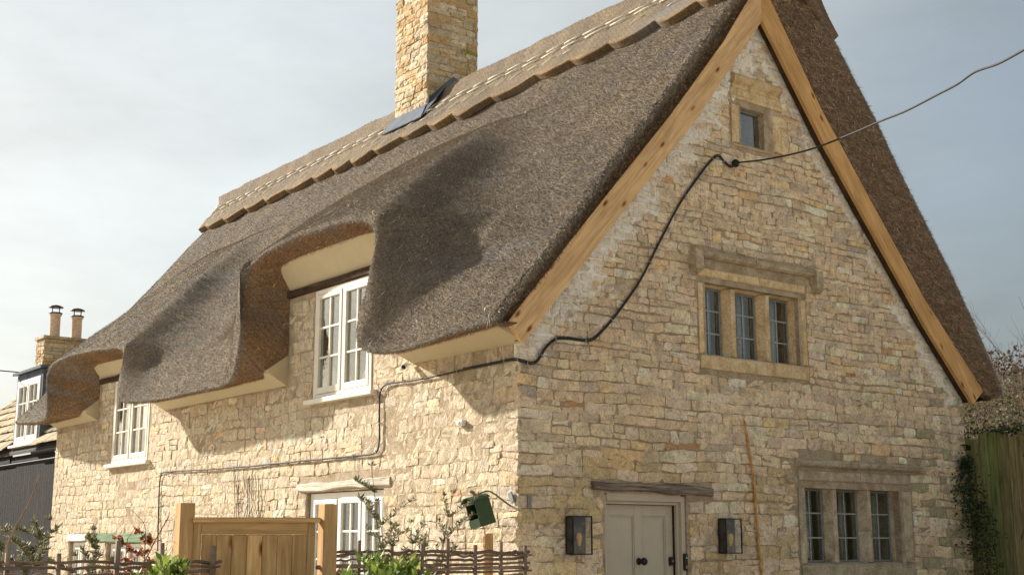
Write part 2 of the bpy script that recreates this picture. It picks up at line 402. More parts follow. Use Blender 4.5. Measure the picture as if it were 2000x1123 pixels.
# ------------------------------------------------------------------ ground
def ground_z(x, y):
    return 0.012 * noise.noise(Vector((x * .3, y * .3, 0)))
n = 60; xs = np.concatenate([np.linspace(-1500, -40, 10), np.linspace(-35, 45, n), np.linspace(60, 1500, 10)])
ys = xs.copy(); gx, gy = np.meshgrid(xs, ys, indexing='ij'); gz = np.array([[ground_z(a, b) for b in ys] for a in xs])
far = np.hypot(gx, gy);  gz = gz + np.clip((far - 60) / 400, 0, 1) * 6
k = len(xs); gv = np.stack([gx, gy, gz], -1).reshape(-1, 3); ii = np.arange(k * k).reshape(k, k)
gf = np.stack([ii[:-1, :-1], ii[1:, :-1], ii[1:, 1:], ii[:-1, 1:]], -1).reshape(-1, 4)
structure(mesh_obj('ground', gv, gf, M['ground'], smooth=True))

# ------------------------------------------------------------------ the cottage
COT = thing('cottage', 'pale limestone cottage with a deep thatched roof and eyebrow windows', 'cottage', (3.5, 6.5, 0))
gable = None
# wall outlines and openings (u, z)
G_OUT = [(0, 0), (7.13, 0), (7.13, 3.42), (3.46, 7.62), (0, 3.62)]
G_HOLES = dict(door=(1.06, .28, 2.17, 2.08), low=(4.02, 1.37, 5.72, 2.20), up=(2.53, 3.56, 4.04, 4.34), top=(3.19, 6.01, 3.58, 6.45))
F_OUT = [(-.45, 0), (-.45, 3.62), (-1.77, 3.62), (-1.77, 4.70), (-4.62, 4.70), (-4.62, 3.62), (-8.37, 3.62), (-8.37, 4.30), (-11.11, 4.30), (-11.11, 3.62), (-13.1, 3.62), (-13.1, 0)]
F_HOLES = dict(w1=(-3.95, 3.24, -2.62, 4.55), w2=(-10.42, 2.79, -8.93, 4.10), lw=(-4.05, .95, -2.34, 2.17), sw=(-10.40, .75, -9.02, 1.60), sw2=(-12.1, .75, -11.35, 1.62))
def wall(name, fr, outl, holes, parent):
    mb = MB()
    loops = [[Vector(fr(u, v, 0)) for u, v in outl]]
    for (u0, v0, u1, v1) in holes.values(): loops.append([Vector(fr(u, v, 0)) for u, v in ((u0, v0), (u0, v1), (u1, v1), (u1, v0))])
    flat = [p for l in loops for p in l]
    mb.add(flat, [tuple(t) for t in tessellate_polygon(loops)])
    back = [Vector(fr(u, v, -.44)) for u, v in outl]
    loops2 = [[p + (Vector(fr(0, 0, -.44)) - Vector(fr(0, 0, 0))) for p in l] for l in loops]
    mb.add([p for l in loops2 for p in l], [tuple(t) for t in tessellate_polygon(loops2)])
    for a, b in zip(loops, loops2):
        k_ = len(a); mb.add(a + b, [(i, (i + 1) % k_, (i + 1) % k_ + k_, i + k_) for i in range(k_)])
    return mb.build(name, M['mortar'], parent)
gable = wall('gable_wall', GABLE, G_OUT, G_HOLES, COT)
front = wall('front_wall', FRONT, F_OUT, F_HOLES, COT)
# the other two walls (never in view) close the house
mb = MB(); mb.box((6.68, .455, 0), (7.13, 12.64, 3.4)).box((.455, 12.65, 0), (7.13, 13.1, 3.6))
mb.build('rear_wall', M['mortar'], COT)
# dark rooms behind the panes
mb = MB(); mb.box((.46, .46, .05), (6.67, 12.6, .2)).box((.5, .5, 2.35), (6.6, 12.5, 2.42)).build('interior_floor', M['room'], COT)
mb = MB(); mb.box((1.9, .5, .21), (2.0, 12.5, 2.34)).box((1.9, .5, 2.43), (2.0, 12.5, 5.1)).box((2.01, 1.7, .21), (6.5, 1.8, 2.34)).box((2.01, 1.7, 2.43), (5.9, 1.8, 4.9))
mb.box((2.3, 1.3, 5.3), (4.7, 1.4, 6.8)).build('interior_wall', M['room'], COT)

# --- stones
PAL = [((.54, .44, .30), 6), ((.57, .475, .33), 6), ((.50, .405, .27), 5), ((.60, .52, .385), 4), ((.50, .435, .33), 4), ((.45, .39, .305), 2.2),
       ((.58, .42, .22), 1.5), ((.38, .20, .08), .14), ((.36, .33, .29), .5), ((.64, .58, .47), 1.5)]
PALW = [w_ for _, w_ in PAL]
def stone_col(bias=0):
    c = random.choices([p for p, _ in PAL], PALW)[0]; k_ = random.uniform(.92, 1.22); c = (c[0] * 1.33, c[1] * 1.25, c[2] * 1.25)
    return tuple(min(.8, (x * .78 + m_ * .22) * k_ * random.uniform(.985, 1.015)) for x, m_ in zip(c, (.70, .56, .40)))
STONES = []    # (screen size, parent, verts, faces, colour)
def project(P):
    q = Vector(P) - CAM; z = q.dot(FW)
    return (512 + 1286.7 * q.dot(RT) / z, 287 - 1286.7 * q.dot(UP) / z, z)
def one_stone(fr, u0, u1, v0, v1, parent, prot, skew0, skew1, rough=1.0, col=None):
    w_, h = u1 - u0, v1 - v0
    nu_, nv_ = (5, 2) if w_ > h * 1.6 else (3, 3) if w_ < h * 1.1 else (4, 2)
    vs = []; prot += .010 * noise.noise(Vector((u0 * .9, v0 * 1.1, 7.7))) - .001; seed = Vector((u0 * 7, v0 * 9, prot * 50 + (0 if fr is GABLE else 40)))
    cr_ = min(w_, h) * random.uniform(.03, .15)
    for j in range(nv_ + 1):
        for i in range(nu_ + 1):
            a, b = i / nu_, j / nv_
            u = u0 + w_ * a; v = v0 + h * b + (skew0 * (1 - a) + skew1 * a)
            ea, eb = min(a, 1 - a) * w_, min(b, 1 - b) * h
            edge = i in (0, nu_) or j in (0, nv_)
            # corners pulled in, sides uneven
            if i in (0, nu_) and j in (0, nv_): u += (cr_ if i == 0 else -cr_) * .8; v += (cr_ if j == 0 else -cr_) * .5
            jx = noise.noise(Vector((u * 9, v * 9, 3)) + seed) * .030; jz = noise.noise(Vector((u * 7, v * 9, 8)) + seed) * .019
            d = prot * (.7 if edge else 1.0) + noise.noise(Vector((u * 15, v * 19, 1)) + seed) * .013 * rough + random.uniform(-.0022, .0022)
            vs.append((u + jx, v + jz, d))
    W = nu_ + 1; fs = []
    for j in range(nv_):
        for i in range(nu_):
            a = j * W + i
            fs.append((a, a + 1, a + W + 1, a + W))
    ring = [i for i in range(W)] + [W * j + nu_ for j in range(1, nv_ + 1)] + [nv_ * W + i for i in range(nu_ - 1, -1, -1)] + [W * j for j in range(nv_ - 1, 0, -1)]
    b0 = len(vs); cu, cv = (u0 + u1) / 2, (v0 + v1) / 2
    for i in ring:
        u, v, d = vs[i]; vs.append((u + (u - cu) * .03, v + (v - cv) * .05, -.02))
    k_ = len(ring)
    fs += [(ring[i], b0 + i, b0 + (i + 1) % k_, ring[(i + 1) % k_]) for i in range(k_)]
    if fr is FRONT or getattr(fr, 'flip', False): pass
    P = np.array([fr(*q) for q in vs])
    c0 = project(P.mean(0)); cs = [project(P[i]) for i in (0, nu_, nv_ * W, b0 - 1)]
    size = (max(q[0] for q in cs) - min(q[0] for q in cs)) * (max(q[1] for q in cs) - min(q[1] for q in cs))
    vis = -10 < c0[0] < 1034 and -10 < c0[1] < 580
    STONES.append((size if vis else 0, parent, P, fs, col or stone_col()))
def lay(fr, parent, inside, blocked, ur, vr, hs, ws, seedk, quoin=None, rough=1.0, colf=None):
    v = vr[0]; row = 0
    while v < vr[1]:
        h = random.uniform(*hs(v)); row += 1
        u = ur[0] + random.uniform(-.12, 0) if quoin is None else ur[0]
        first = True
        while u < ur[1]:
            w_ = random.uniform(*ws(v)) * (1.5 if random.random() < .12 else 1)
            if quoin == 'end' and u + w_ > ur[1] - .12: w_ = ur[1] - u
            if quoin == 'start' and first: w_ = random.choice((.22, .42))
            first = False
            u1 = min(u + w_, ur[1])
            g = random.uniform(.001, .014)
            a, b = u + g / 2, u1 - g / 2
            y0, y1 = v + .002, v + h - .004
            wob = lambda q: .035 * noise.noise(Vector((q * .9, row * .37 + seedk, 2.2))) + .02 * noise.noise(Vector((q * 2.7, v * .8, seedk)))
            s0, s1 = wob(a), wob(b)
            vm_ = (y0 + y1) / 2 + (s0 + s1) / 2
            # cut at openings
            for (bu0, bv0, bu1, bv1) in blocked:
                if vm_ + h * .35 > bv0 and vm_ - h * .35 < bv1 and b > bu0 and a < bu1:
                    if a >= bu0 and b <= bu1: a = b
                    elif a < bu0: b = bu0 - .004
                    else: a = bu1 + .004
            if b - a > .05 and inside(a, vm_ + h * .45) and inside(b, vm_ + h * .45):
                pr = random.uniform(.005, .015) if fr is FRONT else random.uniform(.007, .024)
                n_split = 2 if (h > .115 and b - a < .34 and random.random() < .28) else 1
                c = colf((a + b) / 2, vm_) if colf else None
                if n_split == 2:
                    k_ = random.uniform(.4, .6)
                    one_stone(fr, a, b, y0, y0 + (y1 - y0) * k_ - .004, parent, pr, s0, s1, rough, c)
                    one_stone(fr, a, b, y0 + (y1 - y0) * k_ + .004, y1, parent, random.uniform(.001, .010), s0, s1, rough)
                else: one_stone(fr, a, b, y0, y1, parent, pr * (.6 if fr is FRONT else 1), s0, s1, rough, c)
            u = u1
        v += h
def g_inside(u, v): return -.03 < u < 7.14 and v < 3.72 + 1.16 * u and v < 3.56 + 1.145 * (7.13 - u)
def f_inside(u, v):
    y = -u
    top = 4.55 if 1.77 < y < 4.62 else 4.2 if 8.37 < y < 11.11 else 3.52
    return v < top and y < 13.08
gb = [(1.03, 0, 2.2, 2.09), (.90, 2.06, 2.53, 2.2), (3.86, 1.19, 5.95, 2.46), (2.40, 3.38, 4.17, 4.64), (3.00, 5.97, 3.86, 6.83),
      (3.80, 2.44, 6.15, 2.53), (2.34, 4.62, 4.33, 4.70)]
fb = [(-3.97, 3.17, -2.6, 4.56), (-10.44, 2.71, -8.92, 4.1), (-4.06, .9, -2.33, 2.18), (-4.24, 2.17, -2.2, 2.30), (-10.42, .7, -9.0, 1.6),
      (-10.84, 1.6, -8.68, 1.75), (-12.12, .7, -11.33, 1.62), (-12.16, 1.62, -11.3, 1.74)]
def gcol(u, v):
    c = stone_col()
    if v < 2.4 and u < 4 and random.random() < .22: c = (.62, .48, .28)     # warmer stones round the door
    if v > 3.2: c = tuple(x * .97 for x in c)
    if u > 6 and v < 3.6 and random.random() < .2: c = (.42, .38, .24)       # greenish algae at the far corner
    return c
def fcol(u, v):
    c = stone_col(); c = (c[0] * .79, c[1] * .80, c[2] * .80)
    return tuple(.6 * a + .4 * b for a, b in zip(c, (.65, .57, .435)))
lay(GABLE, gable, g_inside, gb, (-.014, 7.13), (.9, 7.5), lambda v: (.075, .15) if v < 3.2 else (.05, .105), lambda v: (.13, .38) if v < 3.2 else (.10, .32), 1.0, 'start', 1.0, gcol)
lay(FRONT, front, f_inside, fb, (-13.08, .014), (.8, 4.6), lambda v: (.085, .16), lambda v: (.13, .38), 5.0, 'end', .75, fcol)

# --- chimney
CH = dict(x0=3.20, x1=4.15, y0=6.44, y1=7.38, z0=7.6, z1=11.2)
chim = MB().box((CH['x0'], CH['y0'], CH['z0']), (CH['x1'], CH['y1'], CH['z1'])).build('chimney', M['mortar'], COT)
def CHF(u, v, w_): return (CH['x0'] - w_, -u, v)
def CHG(u, v, w_): return (u, CH['y0'] - w_, v)
def chcol(u, v):
    c = random.choice(((.58, .44, .25), (.63, .52, .35), (.52, .36, .18), (.66, .57, .42), (.52, .43, .30)))
    if 8.85 < v < 9.4 and random.random() < .03: c = (.30, .28, .06)
    return c
yes = lambda u, v: v < CH['z1']
lay(CHF, chim, yes, [], (-CH['y1'], -CH['y0']), (8.0, 11.1), lambda v: (.07, .13), lambda v: (.12, .34), 9.0, 'end', 1.2, chcol)
lay(CHG, chim, yes, [], (CH['x0'], CH['x1']), (8.0, 11.1), lambda v: (.07, .13), lambda v: (.12, .36), 13.0, 'start', 1.2, chcol)

def flush_stones(limit=295):
    STONES.sort(key=lambda s_: -s_[0])
    rest = {}
    for i, (size, par, P, fs, c) in enumerate(STONES):
        if i < limit:
            mesh_obj('stone', P, fs, M['stone'], par, False, np.tile(np.array(c, 'f4'), (len(P), 1)))
        else: rest.setdefault(par.name, [par, []])[1].append((P, fs, c))
    for par, lst in rest.values():
        vs, cs, fs = [], [], []; o = 0
        for P, f, c in lst:
            vs.append(P); cs.append(np.tile(np.array(c, 'f4'), (len(P), 1))); fs += [tuple(i + o for i in q) for q in f]; o += len(P)
        mesh_obj('stonework', np.concatenate(vs), fs, M['stone'], par, False, np.concatenate(cs), kind='stuff')
flush_stones()

# ------------------------------------------------------------------ thatch
DORM = [(3.40, 5.00, 1.50, 1.95, .60, .82), (10.30, 4.44, 1.55, 2.25, .55, .58)]    # centre y, lip height, half width, height over which the eyebrow dies out
def x_main(z): return 3.55 - (8.44 - z) / 1.2
def X_out(y, z):
    y = np.asarray(y, float); z = np.asarray(z, float)
    x = x_main(z)
    for yc, z0, hw, H, pw, sh in DORM:
        h = np.clip((z - z0) / H, 0, 1)
        d0 = x_main(z0) + .50
        diff = np.where(z < z0, np.maximum(x_main(z) + .50, 0), d0 * (1 - h) ** pw)
        flat = hw * np.clip(1 - h * sh, 0, 1) + np.where(y > yc, .08, 0)
        D = np.maximum(np.abs(y - yc) - flat, 0); D = np.sqrt(D * D + .035) - .187
        W = np.exp(-D / np.where(y > yc, 1.7, 1.0) / (.60 - .31 * np.clip((z - z0 + .7) / 1.5, 0, 1))) * np.clip((2.3 - np.abs(y - yc) + flat) / 1.2, 0, 1)
        x = x - diff * W
    return x
EAVE = [(-.36, 3.56, -.53, -.36, 3.58, -.22), (.3, 3.52, -.54, .3, 3.57, -.23), (.9, 3.47, -.55, .9, 3.56, -.24), (1.5, 3.46, -.56, 1.4, 3.56, -.24),
        (1.85, 3.51, -.58, 1.65, 3.57, -.2), (2.06, 3.63, -.57, 1.76, 3.65, -.1), (2.10, 3.85, -.53, 1.78, 3.9, .02), (2.05, 4.02, -.50, 1.78, 4.15, .02),
        (1.93, 4.24, -.48, 1.79, 4.4, .02), (1.87, 4.52, -.47, 1.80, 4.6, 0), (1.90, 4.76, -.46, 1.85, 4.76, -.08), (2.06, 4.93, -.46, 2.05, 4.87, -.15),
        (2.35, 5.03, -.46, 2.35, 4.94, -.18), (2.8, 5.09, -.46, 2.8, 4.95, -.18), (3.38, 5.12, -.46, 3.3, 4.95, -.18), (4.26, 5.1, -.46, 4.05, 4.95, -.18),
        (4.62, 5.05, -.47, 4.35, 4.94, -.17), (4.88, 4.93, -.49, 4.55, 4.89, -.12), (5.0, 4.72, -.52, 4.61, 4.7, -.03), (4.95, 4.45, -.55, 4.61, 4.4, .02), (4.74, 4.15, -.6, 4.61, 4.15, .02),
        (4.8, 3.78, -.6, 4.61, 3.85, .02), (4.95, 3.57, -.58, 4.72, 3.63, -.12), (5.3, 3.49, -.56, 5.2, 3.57, -.23), (6.3, 3.49, -.56, 6.3, 3.57, -.24),
        (7.3, 3.48, -.6, 7.3, 3.57, -.24), (8.1, 3.52, -.62, 8.0, 3.58, -.23), (8.64, 3.61, -.62, 8.35, 3.66, -.1), (8.78, 3.80, -.59, 8.38, 3.9, .02),
        (8.74, 4.06, -.56, 8.42, 4.12, .02), (8.76, 4.26, -.55, 8.6, 4.28, -.08), (9.04, 4.40, -.54, 8.95, 4.36, -.14), (9.6, 4.46, -.53, 9.6, 4.38, -.15),
        (10.6, 4.52, -.56, 10.4, 4.40, -.15), (11.4, 4.53, -.58, 10.95, 4.40, -.14), (11.85, 4.40, -.64, 11.12, 4.33, -.08), (11.85, 4.1, -.65, 11.10, 4.1, .02),
        (11.75, 3.8, -.65, 11.10, 3.85, .02), (11.85, 3.60, -.63, 11.2, 3.68, -.10), (12.3, 3.55, -.6, 12.1, 3.6, -.22), (13.2, 3.6, -.56, 13.1, 3.62, -.22), (13.92, 3.66, -.54, 13.9, 3.66, -.22)]
E_ = np.array(EAVE)
seg = np.r_[0, np.cumsum(np.hypot(np.diff(E_[:, 0]), np.diff(E_[:, 1])))]
def resample(cols, s):
    # Catmull-Rom through the control points
    out_ = []
    for q in s:
        i = min(max(np.searchsorted(seg, q, 'right') - 1, 0), len(seg) - 2)
        t_ = (q - seg[i]) / (seg[i + 1] - seg[i])
        p0, p1, p2, p3 = (cols[max(i - 1, 0)], cols[i], cols[i + 1], cols[min(i + 2, len(cols) - 1)])
        L0 = seg[i + 1] - seg[i]; Lm = (seg[i] - seg[i - 1]) if i else L0; Lp = (seg[i + 2] - seg[i + 1]) if i + 2 < len(seg) else L0
        m1 = ((p2 - p1) / L0 + (p1 - p0) / Lm) / 2 * L0; m2 = ((p3 - p2) / Lp + (p2 - p1) / L0) / 2 * L0
        out_.append((2 * t_ ** 3 - 3 * t_ ** 2 + 1) * p1 + (t_ ** 3 - 2 * t_ ** 2 + t_) * m1 + (-2 * t_ ** 3 + 3 * t_ ** 2) * p2 + (t_ ** 3 - t_ ** 2) * m2)
    return np.array(out_)
NU = 520
sarr = np.linspace(0, seg[-1], NU)
EC = resample(E_, sarr)
yb, zb, xb, iy, iz, ix = EC.T
def gsm(a, sg):
    n_ = int(sg * 4); kx = np.arange(-n_, n_ + 1); kern = np.exp(-kx ** 2 / (2 * sg ** 2)); kern /= kern.sum()
    ap = np.concatenate([2 * a[0] - a[n_:0:-1], a, 2 * a[-1] - a[-2:-n_ - 2:-1]])
    return np.convolve(ap, kern, 'valid')
# where each column meets the ridge: columns from the cheeks of an opening fan outwards, away from the opening
def ridge_y(y, z):
    for right, left, ztop in ((1.90, 4.98, 4.98), (8.76, 11.90, 4.44)):
        mid_ = (right + left) / 2
        low = np.clip((ztop - z) / (ztop - 3.5), 0, 1)
        if right - .02 < y < left + .02 and z > ztop - .02: continue              # over the opening
        if abs(y - right) < .45 and y < mid_ and z > 3.56: return right - .02 - .42 * low
        if abs(y - left) < .40 and y > mid_ and z > 3.59 and z < ztop + .02: return left + .02 + .42 * low
        if y < mid_ and right - 1.6 < y and z < 3.60: return y - .55 * (1 - (right - y) / 1.6) if y < right else right - .5
        if y > mid_ and y < left + 1.6 and z < 3.62: return y + .55 * (1 - (y - left) / 1.6) if y > left else left + .5
    return y
yt = np.array([ridge_y(a_, b_) for a_, b_ in zip(yb, zb)])
yt = np.maximum.accumulate(gsm(yt, .22 / (seg[-1] / NU)))
yt = yt + (np.linspace(0, 1, NU) * .001); yt = (yt - yt[0]) / (yt[-1] - yt[0]) * (13.95 + .41) - .41
NT = 60; ZT = 8.42
T_ = np.linspace(0, 1, NT) ** .9          # 0 ridge .. 1 eave
OUT = np.zeros((NU, NT, 3))
for i in range(NU):
    g_ = 1 - T_                        # 1 at ridge
    z = zb[i] + (ZT - zb[i]) * g_
    ww = 1 - (1 - g_) ** 4
    y = yb[i] + (yt[i] - yb[i]) * ww
    x = X_out(y, z); x0 = X_out(yb[i], zb[i])
    x = x + (xb[i] - x0) * np.exp(-((z - zb[i]) / .45) ** 1.3)
    OUT[i] = np.stack([x, y, z], -1)
def undulate(P, amp=.02):
    Q = P.reshape(-1, 3); d = np.array([noise.noise(Vector(p) * .9) * amp + noise.noise(Vector(p) * 3.1 + Vector((9, 0, 0))) * amp * .45 for p in Q])
    Q = Q + np.outer(d, np.array((-.77, 0, .64))); return Q.reshape(P.shape)
# the eyebrow columns are evened out sideways so that no crease starts at a corner of the opening
zs = np.stack([gsm(OUT[:, j, 2], 3) for j in range(NT)], 1); ysm = np.stack([gsm(OUT[:, j, 1], 3) for j in range(NT)], 1)
wt = np.clip((OUT[:, :, 2] - zb[:, None] - .25) / .6, 0, 1); wt[:10] = 0; wt[-10:] = 0
yn, zn = OUT[:, :, 1] * (1 - wt) + ysm * wt, OUT[:, :, 2] * (1 - wt) + zs * wt
OUT[:, :, 0] += X_out(yn, zn) - X_out(OUT[:, :, 1], OUT[:, :, 2]); OUT[:, :, 1] = yn; OUT[:, :, 2] = zn
OUT = undulate(OUT)
def nrm(a): return a / np.maximum(np.linalg.norm(a, axis=-1, keepdims=True), 1e-9)
def lip(Bd, prev, inner, r, nb=5, ni=4):
    """ring of points rounding a sharp edge from the outer surface to the inner line; Bd, prev, inner: (n,3)"""
    do = nrm(Bd - prev); di = nrm(inner - Bd)
    a = Bd - do * r; c = Bd + di * r; rows = [a]
    for k_ in range(1, nb + 1):
        s_ = k_ / nb; rows.append((1 - s_) ** 2 * a + 2 * s_ * (1 - s_) * Bd + s_ ** 2 * c)
    for k_ in range(1, ni + 1): rows.append(c + (inner - c) * (k_ / ni))
    return np.stack(rows, 1)
def wrap_patch(O, inner_e, inner_v0, inner_v1, r=.10, vk=1.5):
    nt_ = O.shape[1]
    ext = lip(O[:, -1], O[:, -4], inner_e, r)
    A = np.concatenate([O[:, :-2], ext], 1); k_ = ext.shape[1] - 1
    def cols(idx, prev, inn):
        inn2 = np.concatenate([inn[:-1], np.repeat(inn[-1:], k_, 0)], 0)
        return lip(A[idx], A[prev], inn2, r * vk).transpose(1, 0, 2)
    c0 = cols(0, 9, inner_v0)[::-1]; c1 = cols(-1, -7, inner_v1)
    B_ = np.concatenate([c0, A[5:-3], c1], 0)
    return B_, c0.shape[0], c1.shape[0], k_
def grid_faces(nu_, nv_, flip=False):
    ii_ = np.arange(nu_ * nv_).reshape(nu_, nv_)
    q = np.stack([ii_[:-1, :-1], ii_[1:, :-1], ii_[1:, 1:], ii_[:-1, 1:]], -1).reshape(-1, 4)
    return q[:, ::-1] if flip else q
# inner line of the verge = top edge of the barge board
BLX = np.array([-.24, .48, 1.91, 2.78, 3.44]); BLZ = np.array([3.58, 4.43, 6.03, 7.08, 7.98])
def barge_left(z): return np.interp(z, BLZ, BLX)
def inner_from(O, col, y_in, dn=.30, far=False):
    z = O[col, :, 2]; P = O[col]
    zz = z - .22 * np.clip((z - 3.55) / .6, 0, 1)
    x = np.interp(zz, BLZ, BLX) if not far else P[:, 0] + .28
    return np.stack([np.maximum(x, P[:, 0] + .12), np.full(len(z), y_in), zz], -1)
iv0 = inner_from(OUT, 0, -.12); iv1 = inner_from(OUT, -1, 13.55, far=True)
FP, n0, n1, ke = wrap_patch(OUT, np.stack([ix, iy, iz], -1), iv0, iv1, .10)
C_TOP, C_CUT = np.array((.275, .232, .180)), np.array((.345, .225, .128))
def patch_colors(P, n0, n1, ke, cut=C_CUT):
    c = np.tile(C_TOP, P.shape[:2] + (1,)).astype(float)
    k1 = np.zeros(P.shape[:2])
    for j in range(ke + 1): k1[:, -(ke - j + 1)] = np.maximum(k1[:, -(ke - j + 1)], np.clip((j - 3) / 2, 0, 1))
    return c * (1 - k1[..., None]) + cut * k1[..., None], k1
FC, FK = patch_colors(FP, n0, n1, ke)
# right (rear) slope
def x_rear(z): return np.interp(z, [3.44, 4.36, 5.60, 6.80, 7.41, 7.87, 8.42], [7.66, 7.06, 6.07, 5.10, 4.60, 4.18, 3.56])
NU2 = 120; zz = np.linspace(8.42, 3.46, NT)
R_O = np.zeros((NU2, NT, 3))
for i, a in enumerate(np.linspace(0, 1, NU2)):
    yv = -.36 - .05 * np.clip((zz - 3.5) / 4.9, 0, 1)
    R_O[i] = np.stack([x_rear(zz), yv + (13.95 - yv) * a ** 1.6, zz], -1)
Q = R_O.reshape(-1, 3); R_O = (Q + np.outer([noise.noise(Vector(p) * 1.3) * .03 for p in Q], (.77, 0, .64))).reshape(R_O.shape)
BRX = np.array([3.44, 4.43, 5.31, 6.23, 7.38]); BRZ = np.array([7.98, 6.62, 5.60, 4.55, 3.45])
zi = zz - .25 * np.clip((zz - 3.5) / .8, 0, 1)
rv0 = np.stack([np.interp(zi, BRZ[::-1], BRX[::-1]), np.full(NT, -.12), zi], -1); rv0[-1] = (7.36, -.12, 3.42)
rv1 = rv0.copy(); rv1[:, 1] = 13.6
RE_in = np.stack([np.full(NU2, 7.30), R_O[:, -1, 1], np.full(NU2, 3.36)], -1)
RP, rn0, rn1, rke = wrap_patch(R_O, RE_in, rv0, rv1, .10)
RC, RK = patch_colors(RP, rn0, rn1, rke)
roof = bpy.data.objects.new('tmp', None)
def grid_obj(name, P, C_, parent, flip, mat, kind=None):
    return mesh_obj(name, P.reshape(-1, 3), grid_faces(P.shape[0], P.shape[1], flip), mat, parent, True, C_.reshape(-1, 3), kind=kind)
# the cut faces of the verges are darker brown reed
def verge_col(C_, nv0):
    for i in range(nv0): 
        k_ = np.clip((nv0 - 4 - i) / 3, 0, 1) * .85
        C_[i] = C_[i] * (1 - k_) + np.array((.21, .145, .095)) * k_
    return C_
FC = verge_col(FC, n0); RC = verge_col(RC, rn0)
thatch = grid_obj('thatched_roof', FP, FC, COT, False, M['thatch'])
thatch['label'] = 'grey brown thatch of the front slope swept over the eyebrow windows'
rear = grid_obj('thatched_roof', RP, RC, COT, True, M['thatch'])
rear['label'] = 'grey brown thatch of the far slope with its brushed brown verge'

# ridge cap with a scalloped lower edge
def cap_section(zlow, sgn):
    """points from the scalloped edge up to the ridge top, on the front (sgn -1) or rear (+1) slope"""
    z = np.linspace(zlow, 8.30, 16)
    if sgn > 0: x = x_rear(z) + .09 * .77; z2 = z + .09 * .64; return x, z2
    if sgn < 0: x = x_main(z) - .105 * .77; z2 = z + .105 * .64
    else: x = x_rear(z) + .13 * .77; z2 = z + .13 * .64
    return x, z2
def scal(y):
    q = y + .16 * math.sin(y * .83) + .07 * math.sin(y * 2.1 + 1)
    return 7.66 - (.10 + .03 * math.sin(y * 1.7)) * abs(math.sin(math.pi * (q - .14) / .79)) ** .8 + .02 * math.sin(y * 2.3)
NY = 560; cap_rows = []
ys_ = np.linspace(0, 1, NY)
for a in ys_:
    ym = -.55 + (14.0 + .55) * a
    zl = scal(ym)
    xf, zf = cap_section(zl, -1); xr, zr = cap_section(scal(ym + .4) - .08, 1)
    ang = np.linspace(R(140), R(48), 9)[1:-1]; top = [(3.53 + .19 * math.cos(q), 8.41 + .19 * math.sin(q)) for q in ang]
    sec = list(zip(xf, zf)) + top + list(zip(xr[::-1], zr[::-1]))
    # thickness at both cut edges
    f0, r0 = sec[0], sec[-1]
    sec = [(f0[0] + .075, f0[1] - .062)] + [(f0[0] + .015, f0[1] - .012)] + sec + [(r0[0] - .015, r0[1] - .012)] + [(r0[0] - .10, r0[1] - .085)]
    row = []
    for (x, z) in sec:
        hgt = np.clip((z - 7.7) / .9, 0, 1)
        y0, y1 = -.34 - .12 * hgt, 13.97 + .55 * hgt ** 1.5
        yy = y0 + (y1 - y0) * a
        nzv = .018 * noise.noise(Vector((x * 3, yy * 2.5, z * 3)))
        lift = .10 * np.clip((a - .985) / .015, 0, 1) * 0
        row.append((x - nzv * .6 * (1 if x < 3.55 else -1), yy, z + nzv + lift))
    cap_rows.append(row)
CP = np.array(cap_rows)
CC = np.tile(np.array((.28, .225, .155)), CP.shape[:2] + (1,)).astype(float)
CC[:, :2] = (.24, .165, .09); CC[:, 2:4] = (.36, .26, .14); CC[:, -2:] = (.30, .17, .07)
ends = MB()
cap = grid_obj('ridge_cap', CP, CC, COT, False, M['thatch'])
for idx in (0, -1):
    sec = [Vector(p) for p in CP[idx]]; mbv = MB((.24, .15, .08)); c_ = sum(sec, Vector()) / len(sec)
    mbv.add(sec + [c_], [(i, i + 1, len(sec)) for i in range(len(sec) - 1)]); mbv.build('ridge_end', M['thatch'], COT)
# hazel liggers pinned along the cap
def cap_pt(y, d):
    """point on the front of the cap at distance d (m, down the slope) from the ridge"""
    z = 8.36 - d * .77; return Vector((x_main(z) - .119 * .77, y, z + .119 * .64))
def lig(a, b, r=.009, col=(.50, .45, .36)):
    m_ = MB(col); mid = (a + b) / 2 + Vector((-.006, 0, .008)); m_.tube([a, mid, b], r, 5); return m_.build('hazel_ligger', M['twig'], cap, True)
for rowd in (.30, .43):
    y = -.3 + random.random() * .2
    while y < 13.9:
        l_ = random.uniform(.30, .46)
        if not (CH['y0'] - .25 < y + l_ / 2 < CH['y1'] + .3 and rowd < .35):
            lig(cap_pt(y, rowd + random.uniform(-.012, .012)), cap_pt(y + l_, rowd + random.uniform(-.012, .012)))
        y += l_ + random.uniform(.03, .07)
y = -.2
while y < 13.8:     # twisted spars and the ragged lower line
    a, b = cap_pt(y, .26), cap_pt(y + random.uniform(.02, .1), .48); lig(a, b, .006, (.42, .36, .27))
    if random.random() < .7: lig(cap_pt(y + .2, .66 + random.uniform(-.04, .04)), cap_pt(y + .42, .70 + random.uniform(-.05, .04)), .0065, (.45, .40, .32))
    y += random.uniform(.3, .42)
y = -.3
while y < 14.2:
    lig(cap_pt(y, .02) + Vector((.02, 0, .03)), cap_pt(y + .3, .02) + Vector((.02, 0, .03)), .007, (.40, .36, .30)); y += .36
